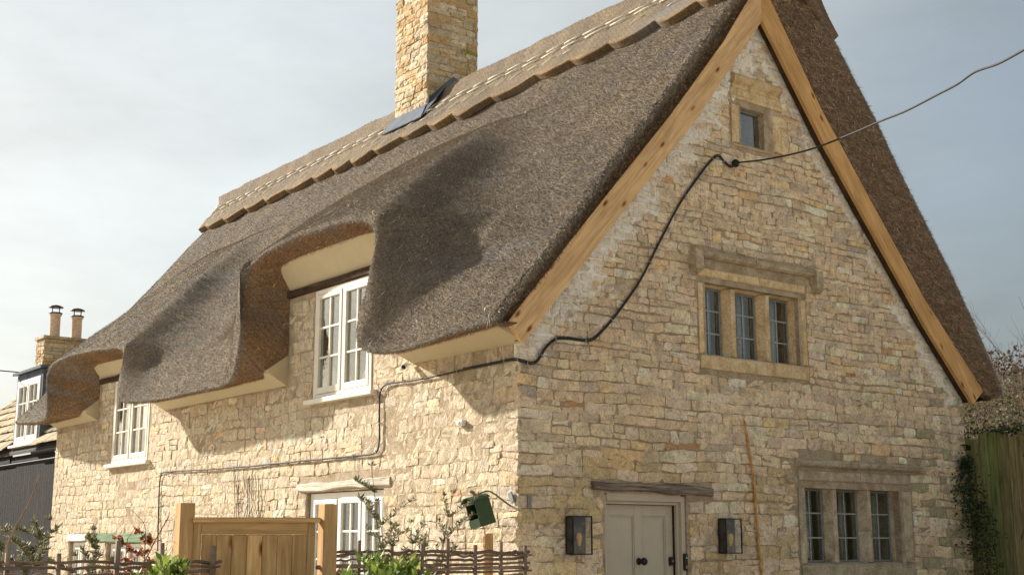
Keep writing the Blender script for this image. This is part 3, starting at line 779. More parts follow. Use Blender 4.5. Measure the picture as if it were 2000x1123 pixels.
# lead flashing round the chimney foot
mb = MB()
xf = CH['x0'] - .02
def cz(x): return 8.4 - 1.2 * (3.55 - x) + .145 * 1.56 if x < 3.5 else 8.62
ya, yb2 = CH['y0'] - .015, CH['y1'] + .02
lft = [Vector((xf - .17, ya - .10, cz(xf - .17) + .01)), Vector((xf - .17, yb2 + .06, cz(xf - .17) + .01)), Vector((xf, yb2 + .02, cz(xf) + .08)), Vector((xf, ya, cz(xf) + .08))]
mb.prism(lft, (-.01, 0, .014))
sideu = [Vector((xf - .02, ya - .012, cz(xf) - .03)), Vector((3.50, ya - .012, 8.60)), Vector((3.80, ya - .012, 8.58)), Vector((3.86, ya - .012, 8.74)), Vector((3.66, ya - .012, 8.82)), Vector((xf + .02, ya - .012, cz(xf) + .20))]
mb.prism(sideu, (0, -.01, 0))
skirt = [Vector((xf - .17, ya - .10, cz(xf - .17) + .015)), Vector((3.42, ya - .17, 8.57)), Vector((3.47, ya - .02, 8.63)), Vector((xf - .02, ya - .02, cz(xf) + .05))]
mb.add(skirt + [p + Vector((-.008, 0, -.012)) for p in skirt], [(0, 1, 2, 3), (7, 6, 5, 4), (0, 4, 5, 1), (1, 5, 6, 2), (2, 6, 7, 3), (3, 7, 4, 0)])
mb.add([skirt[1], (3.85, ya - .16, 8.60), (3.86, ya - .02, 8.66), skirt[2]], [(0, 1, 2, 3)])
mb.build('lead_flashing', M['lead'], COT)

# reed ends: a coat of small blades standing out of the thatch
def blades(P, flip, dens, colA, length, width, out_k, dirf, keep=None, name='reed_ends', parent=None, cvar=.5):
    a = P[:-1, :-1]; b = P[1:, :-1]; c = P[1:, 1:]; d = P[:-1, 1:]
    cr_ = np.cross(c - a, d - b); ar = np.linalg.norm(cr_, axis=-1) / 2; n_ = nrm(cr_) * (-1 if flip else 1)
    cen = (a + b + c + d) / 4
    q = cen - np.array(CAM); dist = np.linalg.norm(q, axis=-1)
    facing = (n_ * q).sum(-1) / dist < .12
    pr_x = 512 + 1286.7 * (q @ np.array(RT)) / (q @ np.array(FW)); pr_y = 287 - 1286.7 * (q @ np.array(UP)) / (q @ np.array(FW))
    infr = (pr_x > -30) & (pr_x < 1054) & (pr_y > -40) & (pr_y < 600)
    lam = ar * dens * np.clip(14 / dist, .25, 1.2) ** 1.3 * facing * infr
    if keep is not None: lam = lam * keep(cen)
    cnt = RNG.poisson(lam); idx = np.repeat(np.arange(cnt.size), cnt.ravel())
    u, v = RNG.random(len(idx))[:, None], RNG.random(len(idx))[:, None]
    fa, fb_, fc, fd = (z_.reshape(-1, 3)[idx] for z_ in (a, b, c, d))
    p = fa * (1 - u) * (1 - v) + fb_ * u * (1 - v) + fc * u * v + fd * (1 - u) * v
    nn = n_.reshape(-1, 3)[idx]; col = colA[:-1, :-1].reshape(-1, 3)[idx]
    dirv = dirf(p, nn); dirv = dirv - nn * (dirv * nn).sum(-1, keepdims=True)
    dirv = nrm(dirv + RNG.normal(0, .35, dirv.shape))
    L_ = length * RNG.uniform(.6, 1.4, (len(p), 1)); up_ = out_k * RNG.uniform(.1, 1.0, (len(p), 1))
    side = nrm(np.cross(dirv, nn) + RNG.normal(0, .3, nn.shape)) * width * RNG.uniform(.6, 1.4, (len(p), 1))
    base = p - nn * .006 - dirv * L_ * .3
    tip = p + dirv * L_ * .7 + nn * up_
    V = np.stack([base - side, base + side, tip], 1).reshape(-1, 3)
    F_ = np.arange(len(V)).reshape(-1, 3)
    kx = RNG.uniform(1 - cvar, 1 + cvar, (len(p), 1)) * np.where(RNG.random((len(p), 1)) < .08, 1.8, 1.0)
    warm = RNG.normal(0, .06, (len(p), 1)); cl = np.clip(col * kx * np.concatenate([1 + warm, 1 + 0 * warm, 1 - warm], 1), .01, .8)
    return mesh_obj(name, V, F_, M['reed'], parent, False, np.repeat(cl, 3, 0), kind='stuff')
down = lambda p, n_: np.tile(np.array((-.64, 0, -.77)), (len(p), 1))
downr = lambda p, n_: np.tile(np.array((.64, 0, -.77)), (len(p), 1))
blades(FP[n0 - 3:-n1 + 3], False, 9000, FC[n0 - 3:], .022, .0030, .030, down, parent=thatch)
blades(FP[n0 - 3:-n1 + 3], False, 26, FC[n0 - 3:] * 1.9, .13, .0032, .02, down, name='loose_straw', parent=thatch, cvar=.3)
vdir = lambda p, n_: np.tile(np.array((-.35, -.75, -.75)), (len(p), 1))
vdirr = lambda p, n_: np.tile(np.array((.30, -.75, -.62)), (len(p), 1))
blades(FP[:n0], False, 5200, FC[:n0], .06, .0045, .03, vdir, parent=thatch)
blades(RP[:rn0 - 3], True, 4200, RC[:rn0] * 1.0, .085, .0045, .02, vdirr, parent=rear)
blades(RP[rn0 - 5:rn0 + 12], True, 7000, RC[rn0 - 5:], .05, .004, .03, downr, parent=rear)
blades(RP[:5], True, 3200, RC[:5] * 1.35, .16, .004, .008, vdirr, parent=rear, cvar=.6)
blades(CP, False, 2200, CC, .05, .0045, .02, down, parent=cap)

# ------------------------------------------------------------------ barge boards, soffits, beams
BIL = [(-.06, 3.42), (1.09, 4.73), (2.29, 6.05), (3.438, 7.5)]
BOL = [(3.438, 8.02), (2.78, 7.08), (1.91, 6.03), (.48, 4.43), (-.24, 3.60)]
BIR = [(3.442, 7.5), (4.43, 6.24), (5.31, 5.24), (6.23, 4.21), (7.13, 3.31)]
BOR = [(7.38, 3.50), (6.23, 4.57), (5.31, 5.62), (4.43, 6.64), (3.442, 8.02)]
mb = MB(); mb.prism([(x, -.16, z) for x, z in BIL + BOL], (0, .045, 0))
o = mb.build('bargeboard', M['oak'], COT); o['label'] = 'new pale larch bargeboard on the left rake'
mb = MB(); mb.prism([(x, -.16, z) for x, z in BIR + BOR], (0, .045, 0))
o = mb.build('bargeboard', M['oak_r'], COT); o['label'] = 'orange larch bargeboard on the right rake'
mb = MB()   # boards behind, closing the gap to the wall, dark to stand for its shadow
mb.prism([(x, -.113, z + .03) for x, z in BIL[:-1]] + [(3.43, -.113, 7.55), (3.43, -.113, 7.8)] + [(x, -.113, z - .12) for x, z in BOL[1:-1]] + [(-.03, -.113, 3.50)], (0, .09, 0))
mb.prism([(3.45, -.113, 7.57)] + [(x, -.113, z + .03) for x, z in BIR[1:]] + [(7.10, -.113, 3.45)] + [(x, -.113, z - .12) for x, z in BOR[1:-1]] + [(3.45, -.113, 7.8)], (0, .09, 0))
mb.build('shadow_gap_board', M['dark'], COT)
def soffit(y0, y1, zw, xo, zo, ztop):
    m_ = MB(); m_.prism([(-.003, y0, zw), (xo, y0, zo), (xo, y0, zo + .05), (-.003, y0, ztop)], (0, y1 - y0, 0)); return bevel(m_.build('soffit_board', M['soffit'], COT), .004)
soffit(-.112, 1.77, 3.44, -.32, 3.56, 3.9)
soffit(4.615, 8.37, 3.48, -.25, 3.615, 3.86)
soffit(11.11, 13.08, 3.54, -.2, 3.64, 3.88)
soffit(1.78, 4.61, 4.655, -.215, 4.985, 5.0)
soffit(8.38, 11.1, 4.21, -.16, 4.43, 4.45)
def beam(u0, u1, v0, v1, w0, w1, mat, name='lintel_beam', fr=FRONT, wav=.008, n_=9, parent=None, tilt=0):
    vs, fs, loc = [], [], []
    for i in range(n_ + 1):
        a = i / n_; u = u0 + (u1 - u0) * a; dv = tilt * a
        for (v, w_) in ((v0, w0), (v1, w0), (v1, w1 * .75 + w0 * .25), (v1 - .012, w1), (v0 + .012, w1), (v0, w1 * .8 + w0 * .2)):
            j = Vector((u * 3, v * 7, w_ * 5)); q = (u, v + dv + wav * noise.noise(j) * 2 + wav * 1.2 * noise.noise(Vector((u * 1.5, 0, u0))), w_ + wav * noise.noise(j + Vector((5, 5, 5))))
            vs.append(fr(*q)); loc.append((u, v, w_))
    for i in range(n_): fs += [(i * 6 + k_, i * 6 + (k_ + 1) % 6, (i + 1) * 6 + (k_ + 1) % 6, (i + 1) * 6 + k_) for k_ in range(6)]
    fs += [tuple(range(5, -1, -1)), tuple(range(n_ * 6, n_ * 6 + 6))]
    return MB().add(vs, fs, None, loc).build(name, mat, parent or COT)
beam(-4.64, -1.80, 4.555, 4.655, -.1, .035, M['dark'])
beam(-11.08, -8.40, 4.105, 4.205, -.1, .03, M['dark'])
beam(-4.24, -2.20, 2.19, 2.285, -.1, .028, M['old'], wav=.012, n_=14)['label'] = 'silvery weathered timber lintel over the lower window'
beam(-10.84, -8.68, 1.605, 1.745, -.1, .03, M['green_old'])['label'] = 'flaking green painted timber lintel'
beam(-12.15, -11.30, 1.625, 1.735, -.1, .03, M['white'])
beam(.88, 2.52, 2.10, 2.195, -.1, .05, M['lichen'], fr=GABLE, wav=.013, n_=14, tilt=-.025)['label'] = 'lichen crusted timber lintel over the door'

# ------------------------------------------------------------------ timber casement windows of the front
def rect_frame(m_, fr, u0, u1, v0, v1, t, w0, w1, bt=None):
    bt = bt or t
    m_.box((u0, v0, w0), (u0 + t, v1, w1), fr=fr).box((u1 - t, v0, w0), (u1, v1, w1), fr=fr)
    m_.box((u0 + t, v1 - t, w0 + .001), (u1 - t, v1, w1 - .001), fr=fr).box((u0 + t, v0, w0 + .001), (u1 - t, v0 + bt, w1 - .001), fr=fr)
def casement(fr, u0, u1, v0, v1, leaves, cols, rows, rec, mat, ft=.055, sill=None, label=None, lt=.05, parent=None):
    m_ = MB(); rect_frame(m_, fr, u0, u1, v0, v1, ft, rec - .09, rec)
    for a in leaves[1:-1]: m_.box((a - .022, v0 + ft, rec - .085), (a + .022, v1 - ft, rec - .004), fr=fr)
    f_ = bevel(m_.build('window', mat, parent or COT), .004)
    if label: f_['label'] = label
    for i in range(len(leaves) - 1):
        a = leaves[i] + (ft if i == 0 else .022) + .004; b = leaves[i + 1] - (ft if i == len(leaves) - 2 else .022) - .004
        c0, c1 = v0 + ft + .004, v1 - ft - .004
        s_ = MB(); rect_frame(s_, fr, a, b, c0, c1, lt, rec - .06, rec + .006, lt * 1.5)
        bevel(s_.build('sash', mat, f_), .004)
        ga, gb_, gc, gd = a + lt, b - lt, c0 + lt * 1.5, c1 - lt
        g_ = MB(); tb = .011
        for k_ in range(1, cols): q = ga + (gb_ - ga) * k_ / cols; g_.box((q - tb, gc, rec - .045), (q + tb, gd, rec - .006), fr=fr)
        for k_ in range(1, rows): q = gc + (gd - gc) * k_ / rows; g_.box((ga, q - tb, rec - .044), (gb_, q + tb, rec - .008), fr=fr)
        g_.build('glazing_bar', mat, f_)
        for k_ in range(cols):
            for j in range(rows):
                p0, p1 = ga + (gb_ - ga) * k_ / cols, ga + (gb_ - ga) * (k_ + 1) / cols
                q0, q1 = gc + (gd - gc) * j / rows, gc + (gd - gc) * (j + 1) / rows
                MB().box((p0, q0, rec - .032), (p1, q1, rec - .028), fr=fr).build('pane', M['glass'], f_)
    if sill:
        s_ = MB().box((u0 - sill[0], v0 - sill[1], rec - .09), (u1 + sill[0], v0 - .001, rec + sill[2]), fr=fr); bevel(s_.build('sill', mat, f_), .006)
    return f_
W1 = casement(FRONT, -3.94, -2.63, 3.245, 4.545, [-3.94, -3.285, -2.63], 2, 3, .012, M['cream'], sill=(.11, .055, .07), label='cream casement window under the larger eyebrow of thatch')
W2 = casement(FRONT, -10.41, -8.94, 2.795, 4.095, [-10.41, -9.675, -8.94], 2, 3, .008, M['cream'], sill=(.12, .055, .07), label='cream casement window half hidden by the further thatch swag')
LW = casement(FRONT, -4.03, -2.36, .96, 2.16, [-4.03, -3.39, -2.86, -2.36], 2, 3, -.05, M['white'], ft=.07, sill=(.0, .05, .08), label='white three light casement window beside the gate')
SW = casement(FRONT, -10.38, -9.04, .76, 1.59, [-10.38, -9.71, -9.04], 2, 2, -.06, M['white'], ft=.06)
casement(FRONT, -12.08, -11.37, .76, 1.61, [-12.08, -11.72, -11.37], 1, 2, -.06, M['white'], ft=.06)
def curtain(fr, u0, u1, v0, v1, w_, folds=5, parent=None):
    n_ = folds * 6; vs, fs = [], []
    for i in range(n_ + 1):
        u = u0 + (u1 - u0) * i / n_; d = math.sin(i * 2 * math.pi / 6) * .025
        for v in (v0, v1):
            for e in (0, -.006): vs.append(fr(u, v, w_ + d + e))
    for i in range(n_):
        a, b = i * 4, i * 4 + 4; fs += [(a, b, b + 2, a + 2), (a + 1, a + 3, b + 3, b + 1), (a, a + 1, b + 1, b), (a + 2, b + 2, b + 3, a + 3)]
    return MB().add([Vector(v) for v in vs], fs).build('curtain', M['curtain'], parent or COT, True)
for (a, b) in ((-3.96, -3.74), (-2.75, -2.60)): curtain(FRONT, a, b, 3.27, 4.5, -.30, 3)
for (a, b) in ((-10.4, -10.1), (-9.2, -8.95)): curtain(FRONT, a, b, 2.85, 4.05, -.3, 3)
for (a, b) in ((-3.05, -2.86), (-2.6, -2.36)): curtain(FRONT, a, b, .98, 2.12, -.3, 3)
# white ornaments on the inner sill of the upper window
def ornament(u, v, h, k_):
    m_ = MB(); prof = [(.0, 0), (.045, 0), (.05, .02), (.028, .25 * h), (.045, .5 * h), (.03, .72 * h), (.014, .85 * h), (.02, .93 * h), (.0, h)]
    c = FRONT(u, v, -.16)
    if k_: pts = [Vector(FRONT(u + .05 * math.sin(t_ * 3.2), v + h * t_, -.16)) for t_ in [i / 8 for i in range(9)]]; m_.tube(pts, [.035, .055, .06, .05, .04, .03, .022, .016, .008], 8)
    else: m_.lathe(c, [(a, b) for a, b in prof], 12)
    return m_.build('ornament', M['ornament'], None, True)
tag(ornament(-3.80, 3.25, .42, 1), 'curved white ornament at the left of the upper window sill', 'ornament')
tag(ornament(-3.52, 3.25, .30, 1), 'smaller curved white ornament beside the tall one in the upper window', 'ornament')
tag(ornament(-3.02, 3.25, .34, 0), 'slim turned white ornament in the right leaf of the upper window', 'ornament')
tag(ornament(-2.80, 3.25, .46, 1), 'tall white ornament at the right end of the upper window sill', 'ornament')

# ------------------------------------------------------------------ stone mullioned windows of the gable
def ash(m_, u0, u1, v0, v1, w0, w1, col=None):
    k_ = random.uniform(.85, 1.12); m_.box((u0, v0, w0), (u1, v1, w1), col or (k_, k_, k_), fr=GABLE)
def ash_obj(name, parent, mat, boxes, bw=.012):
    for bx in boxes:
        m_ = MB(); ash(m_, *bx); bevel(m_.build(name, mat, parent), bw)
def poly_u(name, parent, mat, poly, v0, v1, bw=.008):
    """vertical member with the plan outline poly [(u, w)]"""
    k_ = random.uniform(.9, 1.1); m_ = MB((k_, k_, k_)); m_.prism([GABLE(u, v0, w_) for u, w_ in poly], (0, 0, v1 - v0)); return bevel(m_.build(name, mat, parent), bw)
def poly_v(name, parent, mat, poly, u0, u1, bw=.008):
    """horizontal member with section poly [(v, w)]"""
    k_ = random.uniform(.85, 1.1); m_ = MB((k_, k_, k_)); m_.prism([GABLE(u0, v, w_) for v, w_ in poly], (u1 - u0, 0, 0)); return bevel(m_.build(name, mat, parent), bw)
def stone_window(u0, u1, v0, v1, n_, mw, mat, jl, jr, head, sillh, hood, label, rows=3, gl=-.15):
    """lights between u0..u1, v0..v1; jl/jr jamb widths; hood (v0, v1, ul, ur, drop)"""
    root = MB(); root.box((u0 - jl, v0 - sillh, -.22), (u0 - .05, v1 + head, .012), fr=GABLE)
    k_ = 1.0
    win = bevel(poly_u('mullioned_window', COT, mat, [(u0 - jl, -.22), (u0 - jl, .014), (u0 - .045, .014), (u0 - .02, -.012), (u0 - .012, -.05), (u0 + .004, -.13), (u0 + .004, -.22)], v0, v1), .004)
    win['label'] = label
    poly_u('jamb', win, mat, [(u1 + jr, -.22), (u1 + jr, .016), (u1 + .075, .016), (u1 + .05, -.012), (u1 + .012, -.05), (u1 - .01, -.13), (u1 - .01, -.22)], v0, v1)
    # sill and head run past the jambs
    poly_v('sill', win, mat, [(v0 - sillh, -.22), (v0 - sillh, .018), (v0 - .03, .022), (v0 - .001, -.06), (v0 - .001, -.22)], u0 - jl, u1 + jr)
    um = (u0 + u1) / 2 + .1
    for a, b in ((u0 - jl, um - .003), (um + .003, u1 + jr)) if n_ > 1 else ((u0 - jl, u1 + jr),):
        poly_v('head', win, mat, [(v1 + .001, -.22), (v1 + .001, -.12), (v1 + .03, -.05), (v1 + .075, -.04), (v1 + .085, .015), (v1 + head, .02), (v1 + head, -.22)], a, b)
    wl = (u1 - u0 - mw * (n_ - 1)) / n_
    for i in range(n_):
        a = u0 + i * (wl + mw); b = a + wl
        if i: poly_u('mullion', win, mat, [(a - mw - .004, -.22), (a - mw - .004, -.13), (a - mw * .70, -.035), (a - mw * .30, -.035), (a + .004, -.13), (a + .004, -.22)], v0, v1)
        fr_ = MB(); rect_frame(fr_, GABLE, a + .006, b - .006, v0 + .004, v1 - .004, .020, gl - .03, gl)
        fo = fr_.build('iron_casement', M['frame_iron'], win)
        if n_ > 1:
            g_ = MB(); q = (a + b) / 2; g_.box((q - .008, v0 + .02, gl - .02), (q + .008, v1 - .02, gl - .004), fr=GABLE)
            for k2 in range(1, rows): z_ = v0 + (v1 - v0) * k2 / rows; g_.box((a + .02, z_ - .008, gl - .021), (b - .02, z_ + .008, gl - .003), fr=GABLE)
            g_.build('glazing_bar', M['iron'], win)
            for k2 in range(rows):
                for c_ in range(2):
                    z0_, z1_ = v0 + (v1 - v0) * k2 / rows, v0 + (v1 - v0) * (k2 + 1) / rows
                    m_ = MB().box((a + .02 if c_ == 0 else q, z0_ + .01, gl - .014), (q if c_ == 0 else b - .02, z1_, gl - .011), fr=GABLE); m_.build('pane', M['gglass'], win)
            curtain(GABLE, b - wl * .36, b - .02, v0 + .01, v1 - .02, gl - .14, 2, win)
            if i != 1: curtain(GABLE, a + wl * .12, a + wl * .30, v0 + .01, v1 - .02, gl - .16, 1, win)
        else: MB().box((a + .02, v0 + .02, gl - .014), (b - .02, v1 - .02, gl - .011), fr=GABLE).build('pane', M['glass'], win)
    if hood:
        hv0, hv1, ul, ur, drop = hood
        sec = [(hv0, -.05), (hv0, .035), (hv0 + .012, .06), (hv0 + .03, .082), (hv1 - .03, .082), (hv1, .015), (hv1, -.05)]
        mid = ul + (ur - ul) * .46
        for a, b in ((ul, mid - .002), (mid + .002, ur)): poly_v('hood_mould', win, M['ashlar_grey'], sec, a, b, .012)
        if drop:
            for a in (ul - .12, ur + .002):
                poly_v('label_stop', win, M['ashlar_grey'], [(hv0 - drop, -.05), (hv0 - drop, .06), (hv0 - drop + .03, .10), (hv1 - .02, .10), (hv1, .02), (hv1, -.05)], a, a + .118, .02)
    return win
SWL = stone_window(4.04, 5.72, 1.385, 2.20, 3, .17, M['ashlar_grey'], .14, .20, .19, .18, (2.43, 2.52, 3.86, 6.07, .0), 'stone mullioned three light window at the lower right of the gable')
SWU = stone_window(2.53, 4.03, 3.575, 4.32, 3, .16, M['ashlar'], .11, .12, .17, .17, (4.60, 4.69, 2.42, 4.26, .17), 'honey coloured stone mullioned window in the middle of the gable')
SWT = stone_window(3.19, 3.67, 6.015, 6.45, 1, .1, M['ashlar'], .16, .30, .12, .04, None, 'small square attic window near the peak of the gable', gl=-.07)
poly_v('hood_mould', SWT, M['ashlar'], [(6.66, -.05), (6.66, .01), (6.70, .012), (6.74, .055), (6.80, .06), (6.83, .02), (6.83, -.05)], 3.05, 3.85)
MB((.9, .9, .9)).box((3.03, 6.575, -.05), (3.87, 6.658, .008), fr=GABLE).build('head', M['ashlar'], SWT)
# lichened lump where the lower hood breaks off
m_ = MB(); m_.lathe(GABLE(3.78, 2.23, .0), [(0, 0), (.07, .01), (.09, .05), (.06, .10), (0, .12)], 8); m_.build('label_stop', M['ashlar_grey'], SWL, True)
m_ = MB(); m_.lathe(GABLE(6.15, 2.41, .02), [(0, 0), (.05, .01), (.07, .04), (.04, .08), (0, .09)], 8); m_.build('label_stop', M['ashlar_grey'], SWL, True)

# ------------------------------------------------------------------ front door
m_ = MB(); t_ = .055
m_.box((1.062, .28, -.10), (1.105, 2.065, -.03), fr=GABLE).box((2.115, .28, -.10), (2.168, 2.065, -.02), fr=GABLE).box((1.106, 2.005, -.099), (2.114, 2.095, -.021), fr=GABLE)
m_.box((1.107, 1.975, -.095), (2.113, 2.004, -.055), fr=GABLE).box((2.085, .28, -.096), (2.114, 1.974, -.056), fr=GABLE)
door = bevel(m_.build('front_door', M['taupe'], COT), .004); door['label'] = 'taupe painted panelled door'
m_ = MB(); U0, U1, V0, V1, W = 1.108, 2.082, .29, 1.972, -.12
def fbox(a, b, c, d, w0=-.16, w1=-.12): m_.box((a, c, w0), (b, d, w1), fr=GABLE)
P1, P2, P3, P4 = 1.225, 1.555, 1.655, 1.985
fbox(U0, P1, V0, V1); fbox(P4, U1, V0, V1); fbox(P2, P3, V0, V1); 
for a, b in ((P1, P2), (P3, P4)): fbox(a, b, 1.865, V1, -.159, -.121); fbox(a, b, V0, .5, -.159, -.121); fbox(a, b, 1.18, 1.30, -.159, -.121) if False else None
leafo = bevel(m_.build('door_leaf', M['taupe'], door), .003)
for a, b in ((P1, P2), (P3, P4)):
    m_ = MB(); m_.box((a, .5, -.158), (b, 1.865, -.140), fr=GABLE); m_.build('door_panel', M['taupe'], door)
    m_ = MB(); rect_frame(m_, GABLE, a + .001, b - .001, .501, 1.864, .014, -.139, -.127); bevel(m_.build('door_moulding', M['taupe'], door), .003)
m_ = MB(); c = Vector(GABLE(1.605, 1.42, -.12)); ax = Vector((0, -1, 0))
m_.lathe(c, [(.0, .001), (.034, .001), (.036, .006), (.028, .012), (.012, .016), (.011, .045), (.022, .052), (.034, .062), (.039, .078), (.035, .094), (.02, .104), (0, .107)], 20, axis=ax)
m_.build('door_knob', M['black'], door, True)
m_ = MB(); m_.box((2.015, 1.375, -.119), (2.066, 1.46, -.085), fr=GABLE); bevel(m_.build('door_lock', M['black'], door), .006)
m_ = MB(); m_.lathe(GABLE(2.04, 1.42, -.085), [(0, .001), (.012, .001), (.012, .006), (0, .006)], 12, axis=ax); m_.build('keyhole_cover', M['frame_iron'], door)
MB().box((1.062, .1, -.12), (2.168, .279, .05), fr=GABLE).build('door_step', M['ashlar_grey'], COT)
bell = thing('doorbell', 'black video doorbell on the right side of the door frame', 'doorbell', (2.14, .02, 1.32))
m_ = MB(); m_.box((2.118, 1.325, -.019), (2.165, 1.495, .012), fr=GABLE); bevel(m_.build('body', M['black'], bell), .008)
m_ = MB(); m_.lathe(GABLE(2.141, 1.36, .013), [(.012, 0), (.016, 0), (.016, .003), (.012, .003)], 16, axis=ax); m_.lathe(GABLE(2.141, 1.36, .013), [(0, .001), (.009, .001), (.009, .003), (0, .003)], 12, axis=ax); m_.build('button', M['brass'], bell)
m_ = MB(); m_.lathe(GABLE(2.141, 1.45, .013), [(0, .001), (.010, .001), (.010, .004), (0, .004)], 12, axis=ax); m_.build('lens', M['glass'], bell)

# ------------------------------------------------------------------ wall lanterns
def lantern(u0, label):
    t_ = thing('wall_lantern', label, 'lantern', (u0 + .11, -.02, 1.49), 'black lanterns either side of the door')
    a, b, v0, v1, d = u0, u0 + .24, 1.49, 1.85, .135; q = .012
    m_ = MB(); m_.box((a + .004, v0 + .01, .022), (b - .004, v1 - .01, .034), fr=GABLE); m_.box((a + .08, v0 + .1, 0), (b - .08, v1 - .1, .021), fr=GABLE); m_.build('back_plate', M['black'], t_)
    m_ = MB()
    for u in (a, b - q):
        for w_ in (.022, d - q): m_.box((u, v0 + q, w_), (u + q, v1 - q, w_ + q), fr=GABLE)
    for v in (v0, v1 - q):
        m_.box((a, v, .022), (b, v + q, .022 + q), fr=GABLE).box((a, v, d - q), (b, v + q, d), fr=GABLE).box((a, v, .022 + q), (a + q, v + q, d - q), fr=GABLE).box((b - q, v, .022 + q), (b, v + q, d - q), fr=GABLE)
    bevel(m_.build('frame', M['black'], t_), .002)
    MB().box((a + q, v1 - .008, .034), (b - q, v1 - .004, d - q), fr=GABLE).build('top_plate', M['black'], t_)
    MB().box((a + q, v0 + .004, .034), (b - q, v0 + .008, d - q), fr=GABLE).build('bottom_plate', M['black'], t_)
    for bx in (((a + q, v0 + q, d - .008), (b - q, v1 - q, d - .005)), ((a + .005, v0 + q, .034), (a + .008, v1 - q, d - q)), ((b - .008, v0 + q, .034), (b - .005, v1 - q, d - q))):
        MB().box(*bx, fr=GABLE).build('pane', M['lglass'], t_)
    c = Vector(GABLE(a + .11, v0 + .008, .09)); m_ = MB(); m_.lathe(c, [(0, 0), (.018, 0), (.018, .07), (0, .07)], 12); m_.build('lamp_holder', M['black'], t_, True)
    m_ = MB(); m_.lathe(c, [(.010, .071), (.014, .09), (.026, .13), (.028, .16), (.018, .19), (0, .2)], 14); m_.build('bulb', M['bulb'], t_, True)
    return t_
lantern(.545, 'black box lantern on the stone wall to the left of the door')
lantern(2.60, 'black box lantern on the stone wall to the right of the door')

# ------------------------------------------------------------------ small things on the walls
def ray_to(px, py, axis, val):
    d = FW * 2513 + RT * (px - 1000) - UP * (py - 561.5); t_ = (val - CAM[axis]) / d[axis]; return CAM + d * t_
def smooth_path(pts, sub=6):
    P = [Vector(p) for p in pts]; out_ = []
    for i in range(len(P) - 1):
        p0, p1, p2, p3 = P[max(i - 1, 0)], P[i], P[i + 1], P[min(i + 2, len(P) - 1)]
        for k_ in range(sub):
            t_ = k_ / sub; out_.append(.5 * ((2 * p1) + (p2 - p0) * t_ + (2 * p0 - 5 * p1 + 4 * p2 - p3) * t_ * t_ + (3 * p1 - p0 - 3 * p2 + p3) * t_ ** 3))
    out_.append(P[-1]); return out_
cb = [(308, 1075), (309, 1020), (311, 960), (314, 930), (325, 921), (400, 917), (480, 911), (560, 903), (640, 895), (700, 890), (728, 886), (738, 877), (741, 850), (741, 790), (743, 765), (755, 751), (790, 745), (850, 735), (905, 722), (960, 711), (1000, 703)]
gbp = [(1020, 706), (1042, 710), (1055, 698), (1066, 680), (1085, 664), (1110, 662), (1150, 666), (1172, 652), (1212, 604), (1255, 540), (1290, 470), (1330, 395), (1370, 338), (1392, 312), (1404, 306), (1415, 318), (1428, 327), (1441, 318)]
pts = [ray_to(x, y, 0, -.028) for x, y in cb] + [ray_to(x, y, 1, -.03) for x, y in gbp]
cable = thing('supply_cable', 'black supply cable clipped along the front wall and up the gable', 'cable', tuple(pts[0]))
m_ = MB(); P_ = smooth_path(pts, 5); P_ = [p + Vector((0, 0, .006 * noise.noise(p * 2.3))) for p in P_]; m_.tube(P_, .0095, 6); m_.build('sheath', M['cable'], cable, True)
m_ = MB(); m_.tube([p + Vector((-.004, -.004, .016 + .006 * noise.noise(p * 3))) for p in P_[90:]], .0065, 5); m_.build('sheath', M['cable'], cable, True)
for i in list(range(8, len(P_) - 3, 9)):
    p = P_[i]; dd = (P_[i + 1] - P_[i]).normalized(); m_ = MB()
    onf = p.x < -.02 and p.y > .02; nn = Vector((-1, 0, 0)) if onf else Vector((0, -1, 0)); sdv = dd.cross(nn)
    m_.tube([p - sdv * .016 - nn * .02, p - sdv * .016 + nn * .012, p + sdv * .020 + nn * .014, p + sdv * .022 - nn * .02], .0045, 5); m_.build('clip', M['iron'], cable)
over = thing('overhead_line', 'black overhead line running from the gable up across the right of the sky', 'cable', tuple(ray_to(1441, 318, 1, -.06)))
def rayd(px, py, dist):
    d = FW * 2513 + RT * (px - 1000) - UP * (py - 561.5); d.normalize(); return CAM + d * dist
a0 = ray_to(1441, 318, 1, -.06); D0 = (a0 - CAM).length
sky_pts = [(1441, 318, 0), (1500, 311, .5), (1580, 293, 1.1), (1660, 263, 1.8), (1720, 237, 2.3), (1770, 217, 2.7), (1830, 186, 3.2), (1870, 165, 3.5), (1905, 141, 3.8), (1950, 125, 4.1), (2000, 98, 4.5), (2120, 30, 5.2)]
P2_ = smooth_path([rayd(x, y, D0 - k_) for x, y, k_ in sky_pts], 5)
m_ = MB(); m_.tube(P2_, .0095, 6); m_.build('sheath', M['cable'], over, True)
m_ = MB(); m_.lathe(a0 + Vector((0, .05, -.0)), [(0, -.02), (.03, -.02), (.045, .0), (.045, .03), (.03, .05), (0, .055)], 12, axis=Vector((0, -1, 0))); m_.build('insulator', M['black'], over, True)
# brown dry stem leaning on the gable
st = [ray_to(x, y, 1, -.035) for x, y in ((1455, 822), (1462, 870), (1471, 930), (1476, 990), (1481, 1050), (1488, 1123))]
m_ = MB((.52, .27, .09)); m_.tube(smooth_path(st, 5), .013, 6); tag(m_.build('dry_stem', M['twig'], None, True), 'long thin orange brown dry stem standing against the gable', 'stem')
